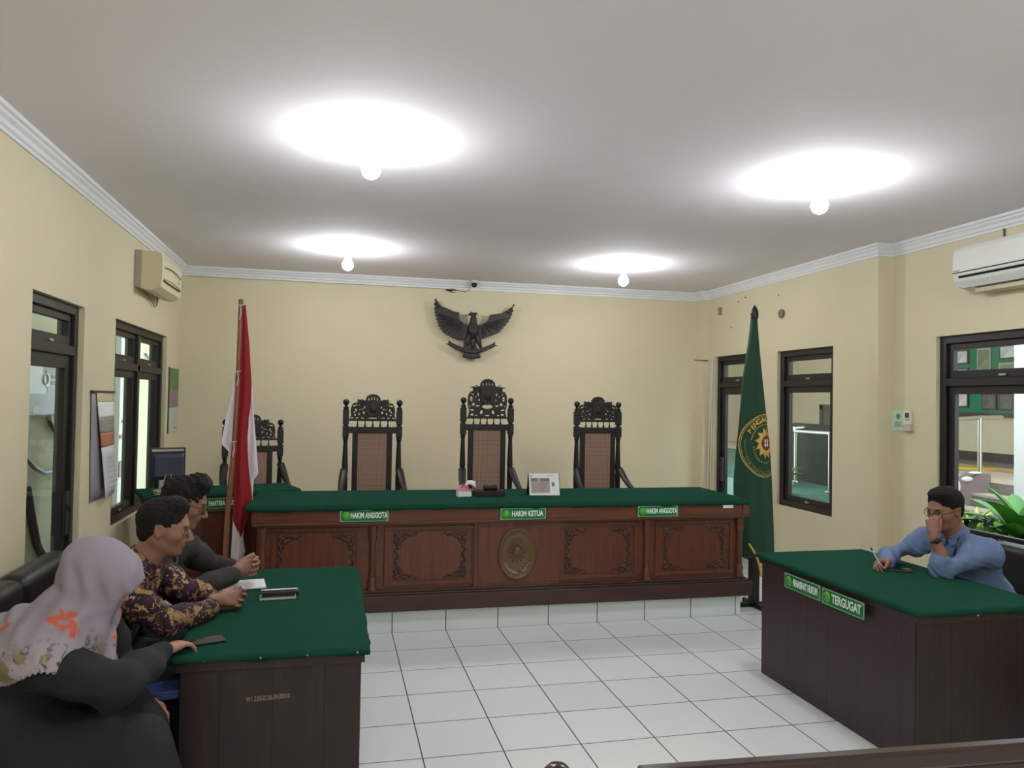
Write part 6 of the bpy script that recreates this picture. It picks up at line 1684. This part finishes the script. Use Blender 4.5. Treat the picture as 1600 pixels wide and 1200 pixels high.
# headscarf: hood over the head, drape over shoulders and back, hem that ends in points
def scarf():
    hc = V3(J['head']); sc = .92
    P = lambda x, y, z: hc+HM @ (V3((x, y, z))*sc)
    F = Field((-1.66, -3.20, .68), (-1.00, -2.48, 1.34), .0045)
    F.ell(P(-.022, 0, .035), (.125, .098, .108), HM, 0)
    F.ell(P(.020, 0, -.01), (.095, .086, .120), HM, .03)
    F.cone(P(.070, -.030, .062), P(.070, .030, .062), .040, .040, .04)      # brim standing forward
    F.cone(P(.120, -.006, .050), P(.120, .006, .050), .012, .012, .035)
    for s in (-1, 1):
        F.cone(P(.055, s*.058, .035), P(.118, s*.012, .046), .022, .010, .03)
        F.cone(P(.085, s*.050, .010), P(.050, s*.052, -.085), .020, .022, .03)
    F.cone(P(-.03, 0, -.05), V3(J['neck'])+V3((.01, 0, .0)), .088, .098, .04)
    F.cone(P(.02, 0, -.10), V3(J['neck'])+V3((.055, 0, -.03)), .058, .078, .04)
    # drape
    n_, L_, R_ = V3(J['neck']), V3(J['Ls']), V3(J['Rs'])
    F.cone(n_+V3((0, 0, -.01)), R_+V3((0, -.005, .0)), .098, .105, .05); F.cone(n_+V3((0, 0, -.01)), L_+V3((0, .005, .0)), .098, .092, .05)
    F.cone(n_+V3((-.03, 0, -.03)), n_+V3((-.17, 0, -.10)), .120, .14, .05)
    F.cone(R_+V3((-.02, .03, 0)), n_+V3((-.19, -.10, -.12)), .105, .11, .05)
    F.cone(L_+V3((-.02, -.03, 0)), n_+V3((-.17, .10, -.12)), .10, .11, .05)
    F.cone(n_+V3((.03, 0, -.05)), n_+V3((.095, -.02, -.22)), .085, .075, .04)
    # radiating folds
    def folds(p):
        d = p-n_; ang = np.arctan2(d[:, 1], -d[:, 0]); low = np.clip((n_[2]+.05-p[:, 2])*7, 0, 1)
        v = .0065*np.sin(ang*9+2*np.sin(p[:, 2]*22))*low
        q = (p-hc) @ HM; up_ = np.clip((q[:, 0]+.06)*8, 0, 1)*(1-low)
        v += .0045*np.sin(q[:, 0]*85+q[:, 2]*30+1.2*np.sin(q[:, 2]*30))*np.clip((.09-q[:, 2])*12, 0, 1)*(1-low)
        v += .006*np.sin((p @ V3((26, 0, 42))))*np.exp(-((p[:, 2]-(n_[2]+.045))/.035)**2)
        return v
    F.displace(folds); F.wrinkle(.003, 38, 8)
    # hollow: open face and hem
    F.ell(P(.115, 0, -.055), V3((.075, .044, .105)), HM, .010, 'cut')
    F.ell(P(.040, 0, -.035), V3((.075, .050, .088)), HM, .010, 'cut')
    def hem(p):
        a = np.arctan2(p[:, 1]-n_[1], p[:, 0]-n_[0])
        dx = p[:, 0]-n_[0]; dy = p[:, 1]-n_[1]
        z = .848+.0*dx
        z = z-.30*np.clip(-dx-.06, 0, 1)                       # longer at the back
        z = z-1.1*np.clip(dx-.035, 0, .12)                     # and down the front point
        z = z+.035*np.exp(-((dx+.0)/.06)**2)+.0045*np.sin(a*110)
        return z
    idx = np.indices(F.d.shape, sparse=True)
    X_ = F.o[0]+F.h*idx[0]; Y_ = F.o[1]+F.h*idx[1]; Z_ = F.o[2]+F.h*idx[2]
    XX, YY = np.broadcast_arrays(X_[:, :, 0], Y_[:, :, 0]); hz = hem(np.stack([XX.ravel(), YY.ravel(), XX.ravel()*0], 1)).reshape(XX.shape)
    cutd = (hz[:, :, None]-Z_).astype(np.float32)
    F.d = np.maximum(F.d, cutd*.8)
    def col(v):
        hz_ = hem(v); d = (v[:, 2]-hz_)
        back = np.clip(1-(d-.02)/.14, 0, 1)
        near = np.clip((n_[2]+.03-v[:, 2])*14, 0, 1)
        fl = np.zeros(len(v)); rg = np.random.RandomState(4)
        spots = [(-1.275, -3.0, 1.005, .040), (-1.225, -3.02, .985, .034), (-1.15, -2.98, .965, .030), (-1.27, -2.97, 1.075, .018), (-1.40, -3.05, .93, .030), (-1.45, -2.95, .97, .026), (-1.50, -2.85, .93, .034), (-1.42, -2.74, .97, .030), (-1.33, -2.66, .98, .032), (-1.19, -2.68, .94, .030), (-1.14, -2.85, .90, .028)]
        for x, y, z, r in spots:
            q = v-V3((x, y, z)); rr = np.linalg.norm(q, axis=1); an = np.arctan2(q[:, 2], q[:, 0]+q[:, 1]*.5)
            e = r*(1.05+.22*np.sin(an*5+x*40)+.10*np.sin(an*11)); fl = np.maximum(fl, np.clip((e-rr)/.006, 0, 1)*np.clip((rr-r*.30)/.008, 0, 1))
        return np.stack([near*np.clip(1.45-d/.16, 0, 1), np.clip(1-d/.014, 0, 1), fl], 1)
    return F.build('headscarf', M_SCARF, t, 1, colors=col)
def scarf_mat():
    m, N, L, b = nm('lilac_floral_headscarf'); tc = N.new('ShaderNodeTexCoord')
    at_ = N.new('ShaderNodeVertexColor'); at_.layer_name = 'tint'; sp = N.new('ShaderNodeSeparateColor'); L.new(at_.outputs['Color'], sp.inputs[0])
    cur = None; base = srgb(146, 138, 150)
    def layer(fac_socket, col_, cur_):
        mx = N.new('ShaderNodeMix'); mx.data_type = 'RGBA'; L.new(fac_socket, mx.inputs['Factor'])
        if cur_ is None: mx.inputs['A'].default_value = base
        else: L.new(cur_, mx.inputs['A'])
        mx.inputs['B'].default_value = col_; return mx.outputs['Result']
    def nz(scale, lo, hi, loc, detail=2, dist=0.5):
        mp = N.new('ShaderNodeMapping'); mp.inputs['Location'].default_value = loc; L.new(tc.outputs['Object'], mp.inputs['Vector'])
        n = N.new('ShaderNodeTexNoise'); n.inputs['Scale'].default_value = scale; n.inputs['Detail'].default_value = detail; n.inputs['Distortion'].default_value = dist; L.new(mp.outputs[0], n.inputs['Vector'])
        r = N.new('ShaderNodeMapRange'); r.inputs[1].default_value = lo; r.inputs[2].default_value = hi; L.new(n.outputs['Fac'], r.inputs[0])
        mu = N.new('ShaderNodeMath'); mu.operation = 'MULTIPLY'; L.new(r.outputs[0], mu.inputs[0]); L.new(sp.outputs[0], mu.inputs[1]); mu.use_clamp = True
        return mu.outputs[0]
    cur = layer(nz(8, .42, .5, (0, 0, 0)), srgb(160, 152, 158), cur)
    cur = layer(nz(10, .57, .60, (7, 4, 1), 2, 1.0), srgb(130, 116, 90), cur)
    cur = layer(nz(26, .57, .62, (1, 8, 3), 4, 2.0), srgb(86, 74, 84), cur)
    cur = layer(sp.outputs[2], srgb(192, 98, 74), cur)
    mu = N.new('ShaderNodeMath'); mu.operation = 'MULTIPLY'; L.new(sp.outputs[1], mu.inputs[0]); mu.inputs[1].default_value = .7
    cur = layer(mu.outputs[0], srgb(170, 160, 168), cur)
    L.new(cur, b.inputs['Base Color']); b.inputs['Roughness'].default_value = .85; b.inputs['Specular IOR Level'].default_value = .2
    return m
M_SCARF = scarf_mat()
scarf()
# what she holds in her lap
t = thing('paper_slip', 'small white folded paper in the lap hand of the woman in the headscarf', 'paper', (-1.08, -2.80, .615))
b = MB(); M_ = Matrix.Translation((-1.075, -2.82, .60)) @ Matrix.Rotation(R(35), 4, 'Z') @ Matrix.Rotation(R(55), 4, 'X'); b.box((-.03, -.035, 0), (.035, .035, .003), M_); b.build('slip', M_PAPER, t)
t = thing('blue_folder', 'dark blue folder on the sofa edge between the woman and the desk', 'folder', (-1.08, -2.58, .60))
b = MB(); M_ = Matrix.Translation((-1.09, -2.60, .60)) @ Matrix.Rotation(R(12), 4, 'Z'); b.box((-.09, -.06, 0), (.09, .06, .03), M_); b.build('cover', mat('dark_blue_cover', srgb(36, 52, 110), .5), t, bevel=.003)
